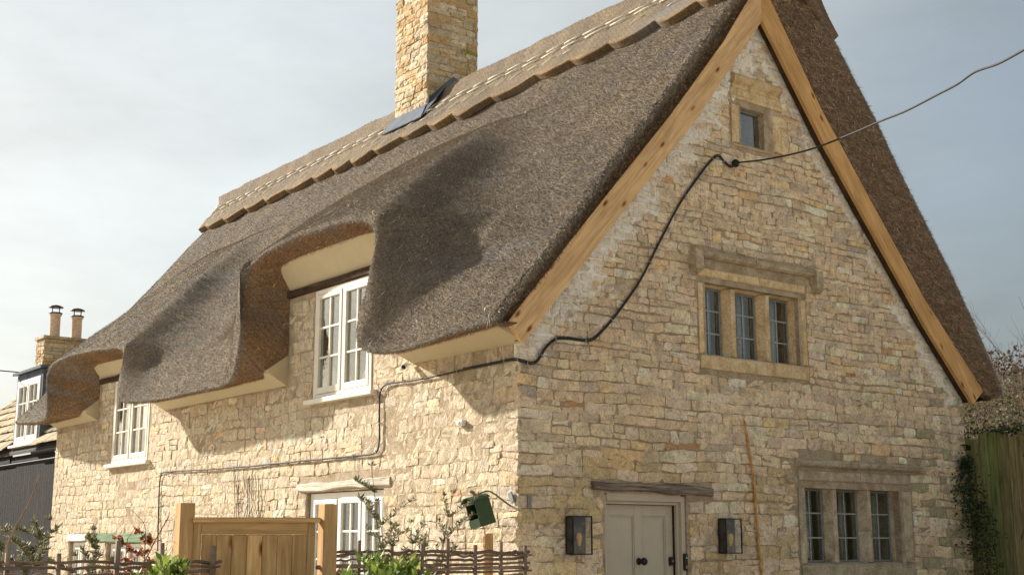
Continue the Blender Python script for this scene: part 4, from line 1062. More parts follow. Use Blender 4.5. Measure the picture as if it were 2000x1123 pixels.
# security camera, sensor, plates
sc_ = thing('security_camera', 'small white security camera under the soffit at the corner', 'camera', (-.1, 1.82, 3.42))
m_ = MB(); p0, p1 = Vector((-.06, 1.84, 3.45)), Vector((-.15, 1.9, 3.40)); ax2 = (p1 - p0).normalized()
m_.lathe(p0, [(0, -.01), (.026, -.01), (.03, 0), (.03, .085), (.028, .09), (0, .09)], 14, axis=Vector((-.55, -.35, -.45)).normalized()); m_.build('body', M['cloudwhite'], sc_, True)
m_ = MB(); m_.lathe(p0 + Vector((-.55, -.35, -.45)).normalized() * .091, [(0, 0), (.025, 0), (.022, .006), (0, .008)], 14, axis=Vector((-.55, -.35, -.45)).normalized()); m_.build('lens', M['black'], sc_, True)
m_ = MB(); m_.tube([p0 + Vector((0, 0, .0)), p0 + Vector((.02, -.03, .06)), p0 + Vector((.03, -.05, .08))], .012, 8); m_.build('bracket', M['cloudwhite'], sc_, True)
se = thing('wall_sensor', 'small white sensor box on the sunlit front wall near the corner', 'sensor', (-.03, .88, 2.72))
m_ = MB(); m_.box((-.93, 2.725, .0), (-.83, 2.785, .055), fr=FRONT); bevel(m_.build('housing', M['cloudwhite'], se), .012, 3)
m_ = MB(); m_.lathe(FRONT(-.88, 2.755, .055), [(0, .012), (.016, .009), (.022, 0)], 12, axis=Vector((-1, 0, 0))); m_.build('lens', M['cloudwhite'], se, True)
for fr, u, v, rot, lab in ((FRONT, -.07, 2.01, .5, 'tilted grey metal plate on the sunlit side of the corner'), (GABLE, .11, 1.97, 0, 'upright dark metal plate on the shaded side of the corner')):
    m_ = MB(); c_, s_ = math.cos(rot), math.sin(rot); hw_, hh = (.018, .055) if rot == 0 else (.024, .048)
    q = [(u + a * c_ - b * s_, v + a * s_ + b * c_) for a, b in ((-hw_, -hh), (hw_, -hh), (hw_, hh), (-hw_, hh))]
    m_.prism([fr(a, b, .02) for a, b in q], fr.out * .012); tag(bevel(m_.build('wall_plate', M['frame_iron'], None), .003), lab, 'metal plate')
# red-tinged moss tufts and a broken nail bracket at far corner
m_ = MB(); m_.box((7.02, 2.80, -.01), (7.14, 2.812, .05), fr=GABLE).box((7.10, 2.74, .03), (7.15, 2.80, .07), fr=GABLE); tag(m_.build('wall_bracket', M['black'], None), 'small dark iron bracket sticking out at the right corner', 'bracket')

# bird box
bb = thing('bird_box', 'dark green open fronted bird box hanging tilted near the corner', 'bird box', (-.30, .33, 1.80))
BM = Matrix.Translation((-.24, .27, 1.875)) @ Matrix.Rotation(R(-17), 4, Vector((.607, .794, 0))) @ Matrix.Rotation(R(4), 4, 'Z') @ Matrix.Scale(.92, 4)
def bbx(*ab): return lambda x, y, z: tuple(BM @ Vector((x, y, z)))
T = bbx()
hx, hy, hz = .105, .08, .14        # x depth (front at -x), y width, z height
m_ = MB(); m_.box((-hx + .012, -hy, -hz), (hx, -hy + .012, hz - .02), fr=T).box((-hx + .012, hy - .012, -hz), (hx, hy, hz - .02), fr=T).box((hx - .012, -hy + .012, -hz), (hx, hy - .012, hz - .02), fr=T).box((-hx + .012, -hy + .012, -hz), (hx - .012, hy - .012, -hz + .012), fr=T)
m_.build('box_side', M['green'], bb)
m_ = MB(); m_.box((-hx, -hy, -hz), (-hx + .011, hy, -hz + .085), fr=T); m_.build('box_front', M['green'], bb); m_ = MB(); m_.box((-hx, -hy, hz - .05), (-hx + .011, hy, hz - .02), fr=T); m_.build('box_lintel', M['green'], bb)
vs, fs = [], []
for i in range(9):
    a = -1 + i / 4; y_ = a * (hy + .012); z_ = hz - .02 + .045 * (1 - a * a)
    for x_ in (-hx - .03, hx + .01): vs += [T(x_, y_, z_), T(x_, y_, z_ + .01)]
for i in range(8):
    a = i * 4; fs += [(a, a + 4, a + 6, a + 2), (a + 1, a + 3, a + 7, a + 5), (a, a + 1, a + 5, a + 4), (a + 2, a + 6, a + 7, a + 3)]
fs += [(0, 2, 3, 1), (32, 33, 35, 34)]
MB().add(vs, fs).build('box_roof', M['green'], bb)
MB().prism([T(hx - .012, -hy, hz - .02), T(hx - .012, hy, hz - .02), T(hx - .012, 0, hz + .026)], BM.to_3x3() @ Vector((.012, 0, 0))).build('box_gable', M['green'], bb)
m_ = MB((.20, .15, .10)); m_.tube(smooth_path([(0.0, .10, 1.93), (-.07, .13, 1.98), (-.14, .17, 2.04), (-.20, .22, 2.07), tuple(T(.0, 0, hz + .03))], 4), .008, 6)
m_.tube([T(.0, -.01, hz + .02), T(.01, .02, hz + .07), T(-.01, .04, hz + .09)], .016, 6); m_.build('hanging_branch', M['twig'], bb, True)

# ------------------------------------------------------------------ gate
GL, GR = Vector((-3.71, -1.26, 0)), Vector((-2.99, -1.62, 0))
gu = (GR - GL).normalized(); gn = Vector((gu.y, -gu.x, 0)); gn = gn if (CAM - GL).dot(gn) > 0 else -gn; GWd = (GR - GL).length
def GT(u, v, w_): return tuple(GL + gu * u + gn * w_ + Vector((0, 0, v)))
gate = thing('garden_gate', 'boarded softwood garden gate with a capping rail between two posts', 'gate', tuple(GL + gu * GWd / 2))
def board(name, parent, a, b, mat, col=1.0, fr=GT, bw=.003):
    m_ = MB((col,) * 3); m_.box(a, b, fr=fr); return bevel(m_.build(name, mat, parent), bw, 1)
board('top_rail', gate, (-.005, 1.735, -.045), (GWd + .03, 1.768, .045), M['gatewood'], 1.0)
board('frame_rail', gate, (.052, 1.655, -.025), (GWd - .052, 1.734, .012), M['gatewood'], .92)
board('frame_stile', gate, (.002, .2, -.026), (.051, 1.734, .014), M['gatewood'], .86)
board('frame_stile', gate, (GWd - .051, .2, -.026), (GWd - .002, 1.734, .014), M['gatewood'], .86)
board('frame_rail', gate, (.052, .2, -.025), (GWd - .052, .32, .012), M['gatewood'], .9)
nb_ = 7; bw_ = (GWd - .106) / nb_
for i in range(nb_): board('board', gate, (.053 + i * bw_ + .0007, .321, -.02), (.053 + (i + 1) * bw_ - .0007, 1.654, .002), M['gatewood'], (.9, .95, .88, 1.18, .93, 1.0, .86)[i])
board('dark_backing', gate, (.053, .33, -.034), (GWd - .053, 1.65, -.0205), M['dark'], 1.0)  # one dark sheet added behind all the boards, seen in their gaps
for k_, (u0, u1, top, lab) in enumerate(((-.115, -.012, 1.862, 'square softwood gate post on the left of the gate'), (GWd + .04, GWd + .125, 1.858, 'square softwood gate post in front of the lower window'))):
    m_ = MB(); pc = Vector(GT((u0 + u1) / 2, 0, -.03)); pr_ = gu * math.cos(.42) - gn * math.sin(.42); pn_ = gn * math.cos(.42) + gu * math.sin(.42); hp = .05
    m_.box((-hp, -.2, -hp), (hp, top, hp), fr=lambda a, b, c: tuple(pc + pr_ * a + pn_ * c + Vector((0, 0, b)))); tag(bevel(m_.build('gate_post', M['gatewood'], None), .004), lab, 'gate post', 'posts of the garden gate')

# ------------------------------------------------------------------ wattle hurdles
def hurdle(A, B_, top, nst, label, rods, over, seed):
    rr = random.Random(seed); A, B_ = Vector(A), Vector(B_); u = (B_ - A); Ln = u.length; u.normalize(); n_ = Vector((u.y, -u.x, 0))
    t_ = thing('wattle_hurdle', label, 'hurdle', tuple((A + B_) / 2), 'woven hazel hurdles either side of the gate')
    sx = [Ln * (i + .03) / (nst - .94) for i in range(nst)]
    for i, s_ in enumerate(sx):
        h = top + rr.uniform(*over); lean = rr.uniform(-.03, .03); m_ = MB((.24, .17, .12))
        m_.tube([A + u * s_ + Vector((0, 0, 0)), A + u * (s_ + lean * .5) + Vector((0, 0, h * .6)), A + u * (s_ + lean) + Vector((0, 0, h))], rr.uniform(.014, .019), 6); m_.build('stake', M['twig'], t_, True)
    for r_ in range(rods):
        z = top - .012 - r_ * .031 + rr.uniform(-.006, .006); ph = r_ % 2; pts_ = []
        a0_ = -.05 * rr.random(); n2 = int(Ln / .06)
        for i in range(n2 + 1):
            s_ = a0_ + (Ln + .08) * i / n2
            j = s_ / (Ln / (nst - .94)); w_ = math.cos(math.pi * (j + ph)) * .024
            pts_.append(A + u * s_ + n_ * w_ + Vector((0, 0, z + .012 * noise.noise(Vector((s_ * 3, r_ * 2.3, seed))) + (.02 * rr.uniform(-.3, 1) * math.sin(s_ * 2.1 + r_) if r_ < 3 else 0))))
        k_ = rr.uniform(.7, 1.3); m_ = MB((.23 * k_, .16 * k_, .115 * k_)); r0 = rr.uniform(.009, .0145)
        m_.tube(pts_, [r0 * (1.15 - .45 * (i / n2 if ph else 1 - i / n2)) for i in range(n2 + 1)], 6); m_.build('woven_rod', M['twig'], t_, True)
hurdle((-2.93, -1.64, 0), (-.72, -1.02, 0), 1.545, 8, 'woven hazel hurdle between the gate and the house corner', 26, (.03, .10), 3)
hurdle((-6.0, -1.6, 0), (-3.64, -1.42, 0), 1.49, 8, 'woven hazel hurdle on the left side of the gate', 26, (.03, .13), 4)
m_ = MB(); m_.tube([(-.93, -.80, 0), (-.93, -.80, 1.672)], .042, 14); tag(bevel(m_.build('round_post', M['gatewood'], None), .003), 'round peeled post behind the hurdle below the bird box', 'post')

# ------------------------------------------------------------------ neighbouring house on the left
NB = thing('neighbour_house', 'black boarded house with stone slate roof and lead clad dormer beyond the cottage', 'house', (3.0, 17.5, 0))
def NF(u, v, w_): return (.25 - w_, -u, v)
MB().box((.28, 13.2, 0), (.40, 21.5, 3.10)).box((.41, 13.2, 0), (6.5, 13.3, 3.3)).box((.41, 21.4, 0), (6.5, 21.5, 3.3)).build('wall', M['room'], NB)
y = 13.22
while y < 19:
    m_ = MB((random.uniform(.8, 1.2),) * 3); m_.box((.245, y, .3), (.275, y + .135, 3.04)); m_.build('cladding_board', M['clad'], NB); y += .142
MB().box((.235, 13.12, .3), (.30, 13.19, 3.2)).build('corner_trim', M['oak_r'], NB)
# gutter, brackets and downpipe
m_ = MB(); n_ = 10
for y0_, y1_ in ((13.25, 14.75),):
    pr = [(.06 * math.cos(a), .06 * math.sin(a)) for a in np.linspace(math.pi, 2 * math.pi, n_)]
    vs = [(.13 + c_, yy, 3.24 + s_) for yy in (y0_, y1_) for c_, s_ in pr] + [(.13 + c_ * .9, yy, 3.24 + s_ * .9) for yy in (y0_, y1_) for c_, s_ in pr]
    m_.add(vs, [(i, i + 1, n_ + i + 1, n_ + i) for i in range(n_ - 1)] + [(2 * n_ + i, 3 * n_ + i, 3 * n_ + i + 1, 2 * n_ + i + 1) for i in range(n_ - 1)])
m_.build('gutter', M['black'], NB)
MB().tube([(.13, 13.45, 3.19), (.16, 13.45, 3.08), (.19, 13.42, 2.95), (.20, 13.40, .2)], .034, 10).build('downpipe', M['black'], NB, True)
MB().box((.17, 16.3, 3.10), (.22, 21.4, 3.28)).build('fascia_board', M['clad'], NB)
MB().box((.19, 13.2, 3.10), (.22, 16.29, 3.22)).build('fascia_board', M['clad'], NB)
# roof deck and stone slates either side of the dormer
pit = .95
def NR(y, d, up=0): c_ = 1 / math.hypot(1, pit); return (.08 + d * c_ - up * pit * c_, y, 3.33 + d * pit * c_ + up * c_)
MB().prism([NR(13.2, 0, -.06), NR(21.5, 0, -.06), NR(21.5, 4.6, -.06), NR(13.2, 4.6, -.06)], (0, 0, -.05)).build('roof', M['room'], NB)
MB().prism([(3.30, 13.2, 6.42), (3.30, 21.5, 6.42), (6.8, 21.5, 3.2), (6.8, 13.2, 3.2)], (0, 0, -.06)).build('roof', M['tile'], NB)
d = 0.; rowi = 0
while d < 4.4:
    e = .34 - .04 * d; y = 13.16 + random.uniform(-.1, 0)
    while y < 21.3:
        w_ = random.uniform(.2, .42)
        if not (14.72 < y + w_ / 2 < 16.35 and d < 2.3):
            k_ = random.uniform(.8, 1.15); lift = random.uniform(.012, .026)
            m_ = MB(random.choice(((.46 * k_, .36 * k_, .22 * k_), (.40 * k_, .34 * k_, .25 * k_), (.50 * k_, .41 * k_, .27 * k_))))
            P_ = [NR(y + .004, d + random.uniform(-.012, .012), .055 + lift), NR(y + w_ - .004, d + random.uniform(-.012, .012), .055 + lift), NR(y + w_ - .004, d + e + .12, .012), NR(y + .004, d + e + .12, .012)]
            m_.prism(P_, (0, 0, -.026)); m_.build('roof_slate', M['tile'], NB)
        y += w_
    d += e; rowi += 1
# dormer
dm = MB(); DY0, DY1, DZ0, DZ1 = 14.72, 16.28, 3.40, 4.66
dm.box((.20, DY0, DZ0), (.262, DY0 + .10, DZ1)).box((.20, DY1 - .10, DZ0), (.262, DY1, DZ1)).box((.20, DY0, DZ1 + .001), (.30, DY1, DZ1 + .13))
dm.box((.264, DY0, DZ0 + .1), (1.7, DY0 + .04, DZ1)).box((.264, DY1 - .04, DZ0 + .1), (1.7, DY1, DZ1))
dm.prism([(.12, DY0 - .06, DZ1 + .132), (.12, DY1 + .08, DZ1 + .132), (2.1, DY1 + .08, DZ1 + .42), (2.1, DY0 - .06, DZ1 + .42)], (0, 0, .05))
dm.build('dormer', M['lead'], NB)
MB().box((.3, DY0 + .05, DZ0), (.9, DY1 - .05, DZ0 + .02)).box((1.0, DY0 + .05, DZ0), (1.05, DY1 - .05, DZ1)).build('dormer_room', M['room'], NB)
def NDF(u, v, w_): return (.20 - w_, -u, v)
dwin = casement(NDF, -DY1 + .1, -DY0 - .1, DZ0 + .03, DZ1, [-DY1 + .1, -(DY0 + DY1) / 2, -DY0 - .1], 2, 3, .02, M['white'], ft=.07, sill=(.1, .05, .08), parent=NB)
# chimney of the neighbour
nch = MB().box((1.19, 17.98, 4.2), (2.55, 18.5, 5.86)).build('chimney', M['mortar'], NB)
keep_st = len(STONES); STONES.clear()
def NCG(u, v, w_): return (u, 17.98 - w_, v)
def NCF(u, v, w_): return (1.19 - w_, -u, v)
lay(NCG, nch, lambda u, v: v < 5.86, [], (1.19, 2.55), (4.9, 5.84), lambda v: (.06, .10), lambda v: (.1, .3), 21.0, 'start', 1.6, chcol)
lay(NCF, nch, lambda u, v: v < 5.86, [], (-18.5, -17.98), (4.9, 5.84), lambda v: (.06, .10), lambda v: (.1, .26), 23.0, 'end', 1.6, chcol)
flush_stones(0)
MB((.9, .9, .9)).box((1.15, 17.94, 5.862), (2.6, 18.54, 5.92)).build('chimney_flaunching', M['ashlar_grey'], nch)
for k_, (px, tall) in enumerate(((1.46, .52), (1.93, .50))):
    m_ = MB(); c = Vector((px, 18.22, 5.921)); m_.lathe(c, [(.115, 0), (.11, .1), (.105, tall - .05), (.125, tall - .04), (.128, tall), (.09, tall), (.085, .2)], 18); m_.build('chimney_pot', M['pot'], nch, True)
    m_ = MB(); m_.lathe(c, [(.0, tall + .20), (.10, tall + .175), (.155, tall + .145), (.155, tall + .135), (0, tall + .15)], 18); m_.lathe(c, [(.10, tall + .002), (.145, tall + .004), (.14, tall + .02), (.10, tall + .03)], 18)
    for j in range(4):
        a = j * math.pi / 2 + .5; m_.tube([c + Vector((.10 * math.cos(a), .10 * math.sin(a), tall + .005)), c + Vector((.10 * math.cos(a), .10 * math.sin(a), tall + .16))], .009, 5)
    m_.build('chimney_cowl', M['black'], nch, True)
# dark boarded barn beyond
BN = thing('boarded_barn', 'tall dark boarded barn end far left behind the neighbouring house', 'barn', (-.5, 30, 0))
MB().box((-6, 27.1, 0), (2.6, 33, 6.05)).build('wall', M['room'], BN)
y = -6.
while y < 2.6:
    m_ = MB((random.uniform(.7, 1.2) * 1.5, ) * 3); m_.box((y, 27.04, 0), (y + .24, 27.09, 6.1 + random.uniform(-.02, .02))); m_.build('wall_board', M['clad'], BN); y += .25
MB().box((-6.1, 27.0, 6.14), (2.7, 33, 6.2)).build('roof', M['lead'], BN)
ov = thing('distant_overhead_line', 'thin overhead line meeting the lead roof of the dormer at the far left', 'cable', (.9, 20.5, 5.4))
pA, pB = ray_to(38, 727, 1, 17.0), ray_to(-60, 712, 0, -1.)
MB().tube([pA, (pA + pB) / 2 + Vector((0, 0, -.03)), pB], .012, 5).build('sheath', M['cable'], ov)

# ------------------------------------------------------------------ tall board fence on the right
FA, FB = Vector((7.38, .45, 0)), Vector((7.62, -2.6, 0))
fu = (FB - FA).normalized(); FL = (FB - FA).length; fnn = Vector((-1, 0, 0)); fnn = (fnn - fu * fnn.dot(fu)).normalized()
def FT(u, v, w_): return tuple(FA + fu * u + fnn * w_ + Vector((0, 0, v)))
fence = thing('board_fence', 'tall mossy green brown vertical board fence at the right edge', 'fence', tuple((FA + FB) / 2))
u = 0
while u < FL:
    w_ = random.uniform(.105, .15); k_ = random.uniform(.75, 1.3); g_ = random.uniform(.9, 1.25)
    m_ = MB((k_, k_ * g_, k_ * .9)); top = 2.92 + random.uniform(-.05, .04) + .03 * u
    m_.box((u, .0, random.uniform(0, .012)), (u + w_ - .006, top, .03), fr=FT); m_.build('board', M['fence'], fence); u += w_
MB((.9, .95, .8)).box((0, 2.6, -.06), (FL, 2.7, -.001), fr=FT).build('rail', M['fence'], fence)
MB((.9, .95, .8)).box((0, .8, -.06), (FL, .9, -.001), fr=FT).build('rail', M['fence'], fence)

# ------------------------------------------------------------------ plants
def leaves(pts, dirs, size, wid, cols, rr, droop=.0, fold=True):
    """small folded leaves: two triangles each; returns arrays"""
    V, C_ = [], []
    for p, d in zip(pts, dirs):
        d = d.normalized(); s_ = size * rr.uniform(.6, 1.25); up_ = Vector((rr.gauss(0, 1), rr.gauss(0, 1), rr.gauss(0, 1) + 1.2))
        sd_ = d.cross(up_); sd_ = sd_.normalized() * s_ * wid if sd_.length > 1e-4 else Vector((s_ * wid, 0, 0)); nn = d.cross(sd_).normalized()
        t0 = p; t2 = p + d * s_ - Vector((0, 0, droop * s_)); m1 = p + d * s_ * .5 + sd_ + nn * s_ * .08; m2 = p + d * s_ * .5 - sd_ + nn * s_ * .08
        V += [t0, m1, t2, m2]; c = cols[rr.randrange(len(cols))]; k_ = rr.uniform(.7, 1.3); C_ += [tuple(x * k_ for x in c)] * 4
    return V, C_
def leaf_obj(name, V, C_, mat, parent, **kw):
    V = np.array([tuple(v) for v in V]); n_ = len(V) // 4; i = np.arange(n_)[:, None] * 4
    F_ = np.concatenate([i + np.array([[0, 1, 2]]), i + np.array([[0, 2, 3]])], 0)
    return mesh_obj(name, V, F_, mat, parent, False, np.array(C_), kind='stuff', **kw)
def wander(p, d, length, steps, rr, jit=.18, lift=0.):
    pts = [Vector(p)]; d = Vector(d).normalized()
    for i in range(steps):
        d = (d + Vector((rr.gauss(0, jit), rr.gauss(0, jit), rr.gauss(0, jit) + lift))).normalized(); pts.append(pts[-1] + d * length / steps)
    return pts
OLIVE = [(.15, .17, .08), (.19, .20, .11), (.10, .12, .055), (.25, .23, .14), (.22, .17, .09)]
def stem_shrub(loc, n_, h, spread, label, group, rr, leafsize=.055, dens=26, leafw=.13, cols=OLIVE, leanto=(0, 0), cat='shrub', name='slender_shrub', bark=(.13, .09, .06)):
    t_ = thing(name, label, cat, loc, group); L0 = Vector(loc); V, C_ = [], []; m_ = MB(bark)
    for i in range(n_):
        a = rr.uniform(0, 6.28); hh = h * rr.uniform(.5, 1.0) if i else h
        d = Vector((math.cos(a) * spread * rr.random() + leanto[0], math.sin(a) * spread * rr.random() + leanto[1], 1))
        P_ = wander(L0 + Vector((rr.uniform(-.08, .08), rr.uniform(-.08, .08), 0)), d, hh, 10, rr, .06, .05)
        m_.tube(P_, [.009 * (1 - .75 * k_ / 10) for k_ in range(11)], 4, cap=False)
        for k_ in range(3, 11):
            for j in range(2):
                if rr.random() < .75:
                    b = rr.uniform(0, 6.28); Q = wander(P_[k_ - 1], Vector((math.cos(b) * .8, math.sin(b) * .8, .7)), hh * .16 * rr.uniform(.5, 1.3), 5, rr, .15)
                    m_.tube(Q, [.0035, .003, .0028, .0024, .002, .0015], 3, cap=False)
                    for q in range(int(dens * .5)):
                        z_ = rr.uniform(.1, 5) ; i0 = min(int(z_), 4); p = Q[i0].lerp(Q[i0 + 1], z_ - i0)
                        V_, c_ = leaves([p], [Vector((rr.gauss(0, .6), rr.gauss(0, .6), rr.uniform(.1, 1.2)))], leafsize, leafw, cols, rr); V += V_; C_ += c_
            for q in range(int(dens * .12)):
                V_, c_ = leaves([P_[k_]], [Vector((rr.gauss(0, .7), rr.gauss(0, .7), rr.uniform(.2, 1.2)))], leafsize, leafw, cols, rr); V += V_; C_ += c_
    m_.build('stem', M['bark'], t_, True); leaf_obj('foliage', V, C_, M['leaf'], t_); return t_
rr = random.Random(11)
stem_shrub((-1.25, -.30, 0), 11, 2.3, .24, 'sparse narrow leaved shrub against the wall beside the lower window', None, rr, dens=100, leafw=.15, leafsize=.05)
stem_shrub((-.85, .10, 0), 5, 1.85, .22, 'small thin leaved shrub close to the wall below the bird box', None, rr, dens=50)
for i, (x, y, h, lab) in enumerate(((-3.9, 2.6, 1.75, 'bushy grey green shrub in front of the black boarded wall'), (-4.5, 1.6, 1.55, 'lower grey green shrub at the left edge behind the hurdle'), (-3.1, 2.4, 1.6, 'grey green shrub with thin stems before the far end of the cottage'))):
    stem_shrub((x, y, 0), 11, h * 1.08, .42, lab, None, rr, dens=170, leafsize=.058, leafw=.15)
COP = [(.32, .11, .05), (.38, .15, .07), (.24, .08, .04), (.42, .20, .10)]
def beech(loc, h, label, rr, nl=26, up=1.0):
    t_ = thing('beech_sapling', label, 'sapling', loc, 'beech saplings with dry copper leaves'); m_ = MB((.16, .11, .08)); V, C_ = [], []
    for s_ in range(3):
        P_ = wander(Vector(loc) + Vector((rr.uniform(-.06, .06), rr.uniform(-.06, .06), 0)), (rr.gauss(0, .1), rr.gauss(0, .1), 1), h * (1 - .1 * s_), 9, rr, .07, .04)
        m_.tube(P_, [.009 * (1 - .07 * k_) for k_ in range(10)], 5, cap=False)
        for k_ in range(4, 10):
            if rr.random() < .85:
                a = rr.uniform(0, 6.28); Q = wander(P_[k_], (math.cos(a), math.sin(a), .8), .22 * rr.uniform(.5, 1.2), 4, rr, .2); m_.tube(Q, [.003, .0027, .0023, .002, .0015], 3, cap=False)
                if k_ < 9:
                    for j in range(int(nl * 1.1)):
                        p = Q[rr.randrange(1, 5)]; V_, c_ = leaves([p], [Vector((rr.gauss(0, 1), rr.gauss(0, 1), rr.gauss(-.2, .5)))], .045, .42, COP, rr); V += V_; C_ += c_
    m_.build('stem', M['bark'], t_, True); leaf_obj('foliage', V, C_, M['copper'], t_); return t_
beech((-4.02, -.75, 0), 1.84, 'beech sapling with copper leaves left of the gate post', rr, 34)
beech((-3.85, -.55, 0), 1.70, 'denser copper leaved beech sapling touching the left gate post', rr, 44)
beech((-4.75, -.35, 0), 1.62, 'beech sapling with copper leaves over the left hurdle', rr, 34)
beech((-2.55, -1.0, 0), 1.68, 'small copper leaved beech sapling in front of the lower window', rr, 34)
GRN = [(.19, .27, .04), (.13, .20, .035), (.27, .34, .06), (.09, .14, .03), (.33, .36, .09)]
def laurel(loc, rx, h, label, rr, n_=260):
    t_ = thing('evergreen_shrub', label, 'shrub', loc, 'glossy green shrubs in front of the hurdles'); L0 = Vector(loc); V, C_ = [], []; m_ = MB((.10, .12, .05))
    for i in range(n_):
        a = rr.uniform(0, 6.28); e = math.acos(rr.uniform(-.1, 1)); r_ = rr.uniform(.72, 1.05)
        tip = L0 + Vector((math.cos(a) * math.sin(e) * rx * r_, math.sin(a) * math.sin(e) * rx * r_, h * .55 + h * .45 * math.cos(e) * r_))
        if rr.random() < .35: m_.tube([L0 + Vector((0, 0, h * .2)), (L0 + tip) / 2 + Vector((0, 0, h * .15)), tip], [.009, .005, .003], 4, cap=False)
        d0 = (tip - L0 - Vector((0, 0, h * .4))).normalized()
        for j in range(9):
            b = j * 2.4; o_ = Vector((math.cos(b), math.sin(b), .0)); d = (d0 * .55 + o_ * .75 + Vector((0, 0, .45))).normalized()
            V_, c_ = leaves([tip + Vector((0, 0, -.008 * j))], [d], .078, .21, GRN, rr); V += V_; C_ += c_
    m_.build('stem', M['bark'], t_, True); leaf_obj('foliage', V, C_, M['leaf'], t_); return t_
laurel((-3.0, -2.5, 0), .42, 1.52, 'glossy yellow green shrub in front of the right hurdle', rr, 380)
laurel((-4.28, -2.15, 0), .30, 1.50, 'glossy yellow green shrub left of the gate, overlapping the gate post', rr, 230)
laurel((-3.92, -2.3, 0), .10, 1.42, 'small tip of green shrub at the lower left corner of the gate', rr, 60)
# climbers: thin bare stems on the front wall and one arching stem on the far left
for px0, top, lab in ((462, 905, 'thin bare climber stem on the front wall above the gate, left one'), (483, 900, 'thin bare climber stem on the front wall above the gate, middle one'), (505, 915, 'thin bare climber stem on the front wall above the gate, right one')):
    m_ = MB((.10, .08, .06))
    for k_ in range(3):
        P_ = [ray_to(px0 + 10 * noise.noise(Vector((px0, y_ * .02, k_ * 4.))) + k_ * 4 - 4, y_, 0, -.03) for y_ in range(1090, top + k_ * 12, -18)]; m_.tube(P_, .0045, 4, cap=False)
    tag(m_.build('climber_stem', M['bark'], None, True), lab, 'climber', 'bare climber stems on the front wall')
m_ = MB((.30, .20, .13)); m_.tube(smooth_path([rayd(x, y_, 11.6) for x, y_ in ((8, 1110), (12, 1075), (30, 1030), (52, 990), (68, 955), (78, 920))], 5), [.012 - .0003 * i for i in range(26)], 5, cap=False)
tag(m_.build('arching_stem', M['bark'], None, True), 'bare arching brown stem rising before the black boarded wall at far left', 'stem')
# ivy
IVY = [(.035, .06, .025), (.05, .085, .03), (.025, .045, .02), (.07, .10, .04)]
def ivy(name, centres, n_, label, rr, size=.06, cols=IVY, cat='ivy', w_=.38):
    t_ = thing(name, label, cat, centres[-1][:3]); V, C_ = [], []; m_ = MB((.10, .08, .05))
    for (x, y, z, rx, ry, rz) in centres:
        for i in range(n_):
            q = Vector((rr.gauss(0, .5), rr.gauss(0, .5), rr.gauss(0, .5))); p = Vector((x + q.x * rx, y + q.y * ry, z + q.z * rz))
            V_, c_ = leaves([p], [Vector((rr.gauss(-.3, .8), rr.gauss(-.6, .8), rr.gauss(-.3, .6)))], size, w_, cols, rr); V += V_; C_ += c_
    for a, b in zip(centres[:-1], centres[1:]): m_.tube([Vector(a[:3]), (Vector(a[:3]) + Vector(b[:3])) / 2 + Vector((.03, -.02, 0)), Vector(b[:3])], .008, 4, cap=False)
    m_.build('stem', M['bark'], t_, True); leaf_obj('foliage', V, C_, M['leaf'], t_); return t_
ivy('climbing_ivy', [(6.98, -.10, 2.55, .10, .06, .12), (6.92, -.12, 2.30, .24, .08, .3), (7.0, -.14, 2.05, .30, .1, .3), (7.1, -.16, 1.72, .34, .14, .4), (7.12, -.2, 1.3, .4, .16, .5)], 420, 'dark green climbing ivy at the right corner of the gable beside the fence', rr, .042)
ivy('fence_ivy', [(7.52, -.1, 2.98, .16, .25, .06), (7.45, -.45, 3.0, .16, .3, .07), (7.42, -.85, 2.9, .1, .25, .25), (7.42, -.95, 2.6, .05, .18, .35)], 150, 'ivy spilling over the top of the board fence at the right edge', rr, .055)
BR = [(.15, .10, .045), (.10, .13, .03), (.13, .15, .04), (.15, .11, .055), (.07, .085, .025), (.12, .065, .03), (.11, .12, .035)]
def bramble(loc, size, n_, label, rr, twigs=60, cols=BR, ls=.06, name='bramble_bush'):
    t_ = thing(name, label, 'bush', loc); L0 = Vector(loc); V, C_ = [], []; m_ = MB((.12, .085, .05))
    for i in range(twigs):
        p = L0 + Vector((rr.uniform(-1, 1) * size[0], rr.uniform(-1, 1) * size[1], rr.uniform(0, .5) * size[2])); m_.tube(wander(p, (rr.gauss(0, .6), rr.gauss(0, .6), 1), size[2] * rr.uniform(.4, .75), 7, rr, .25, -.02), [.009, .008, .007, .006, .005, .004, .003, .002], 4, cap=False)
    for i in range(n_):
        p = L0 + Vector((rr.uniform(-1, 1) * size[0], rr.uniform(-1, 1) * size[1], size[2] * rr.random() ** .6 * (.82 + .18 * noise.noise(Vector((i * .01, loc[0], 0))))))
        V_, c_ = leaves([p], [Vector((rr.gauss(0, 1), rr.gauss(0, 1), rr.gauss(-.1, .7)))], ls, .35, cols, rr); V += V_; C_ += c_
    m_.build('stem', M['bark'], t_, True); leaf_obj('foliage', V, C_, M['leaf'], t_); return t_
bramble((9.0, 1.6, 0), (1.4, 1.1, 4.7), 8000, 'tangled brown and green bramble bush behind the board fence', rr, 110)
bramble((10.6, -.1, 0), (1.6, 1.2, 4.7), 6500, 'twiggy brown bush rising above the fence at the right edge', rr, 120)
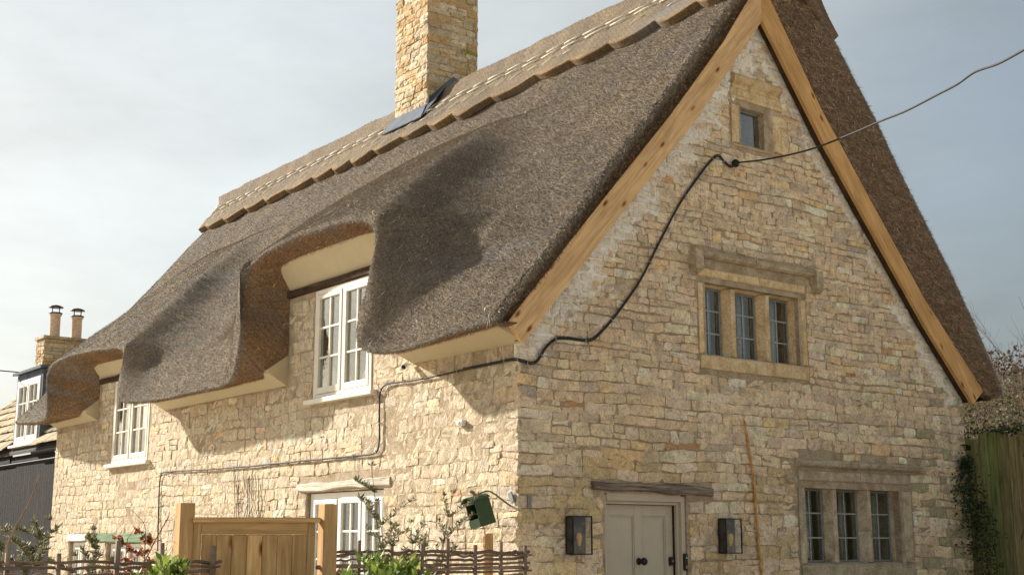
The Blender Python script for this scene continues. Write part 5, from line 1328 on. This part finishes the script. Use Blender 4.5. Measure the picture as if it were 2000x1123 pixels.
# wooded bank behind
def bank_z(x, y):
    return 6.8 + .9 * noise.noise(Vector((x * .12, y * .12, 4))) 
bx, by = np.meshgrid(np.linspace(22, 60, 50), np.linspace(-6, 40, 50), indexing='ij')
bz = np.array([[min(1, max(0, (x_ - 22) / 7)) * bank_z(x_, y_) * min(1, max(0, (y_ + 6) / 5)) + .35 * noise.noise(Vector((x_ * .7, y_ * .7, 0))) for x_, y_ in zip(a, b)] for a, b in zip(bx, by)])
ii = np.arange(2500).reshape(50, 50); bf = np.stack([ii[:-1, :-1], ii[1:, :-1], ii[1:, 1:], ii[:-1, 1:]], -1).reshape(-1, 4)
structure(mesh_obj('hill', np.stack([bx, by, bz], -1).reshape(-1, 3), bf, M['earth'], smooth=True))
V, C_ = [], []
for i in range(42000):
    x_, y_ = rr.uniform(22.5, 34), rr.uniform(-5, 22)
    z_ = min(1, max(0, (x_ - 22) / 7)) * bank_z(x_, y_) * min(1, max(0, (y_ + 6) / 5)) + rr.random() ** 2 * .9
    V_, c_ = leaves([Vector((x_, y_, z_))], [Vector((rr.gauss(0, 1), rr.gauss(0, 1), rr.gauss(.4, .8)))], .13, .3, [(.16, .095, .06), (.12, .075, .05), (.19, .125, .08), (.09, .06, .04)], rr); V += V_; C_ += c_
o = leaf_obj('hillside_scrub', V, C_, M['bark'], None); o['label'] = 'russet brown scrub covering the bank behind the right eaves'
def bare_tree(loc, h, label, rr, spread=.55, levels=5, r0=.07, lean=(0, 0)):
    t_ = thing('bare_tree', label, 'tree', loc, 'leafless trees behind the cottage'); tr, cr2 = MB((.12, .10, .085)), MB((.13, .105, .09))
    def grow(p, d, ln, r_, lv):
        P_ = wander(p, d, ln, 5, rr, .13, .03); mbb = tr if lv == levels else cr2
        mbb.tube(P_, [r_ * (1 - .09 * k_) for k_ in range(6)], 6 if lv > 3 else 4 if lv > 1 else 3, cap=False)
        if lv > 0:
            for k_ in range(rr.choice((2, 3, 3))):
                q = P_[rr.randrange(2, 6)]; a = rr.uniform(0, 6.28); dd = (P_[-1] - P_[-2]).normalized(); e = Vector((math.cos(a), math.sin(a), rr.uniform(-.1, .6)))
                grow(q, dd + e * spread * 1.3, ln * rr.uniform(.55, .8), r_ * rr.uniform(.45, .62), lv - 1)
            grow(P_[-1], (P_[-1] - P_[-2]) + Vector((0, 0, .04)), ln * .72, r_ * .6, lv - 1)
    grow(Vector(loc), Vector((lean[0], lean[1], 1)), h * .38, r0, levels)
    tr.build('trunk', M['bark'], t_, True); cr2.build('crown', M['bark'], t_, True); return t_
bare_tree((14.2, 4.6, 0), 5.7, 'leafless tree whose fine branches show right of the thatch', rr, r0=.042)
bare_tree((13.6, 2.6, 0), 4.9, 'leafless tree at the right edge above the bramble', rr, r0=.04)
bare_tree((17.5, 5.8, 0), 6.2, 'leafless tree standing behind the other two at right', rr, r0=.045)
bare_tree((-1.0, 37., 0), 7.8, 'small bare tree far left above the dark barn', rr, r0=.09)
bare_tree((-3.4, 39., 0), 7.2, 'faint bare tree at the left edge beyond the barn', rr, r0=.08)
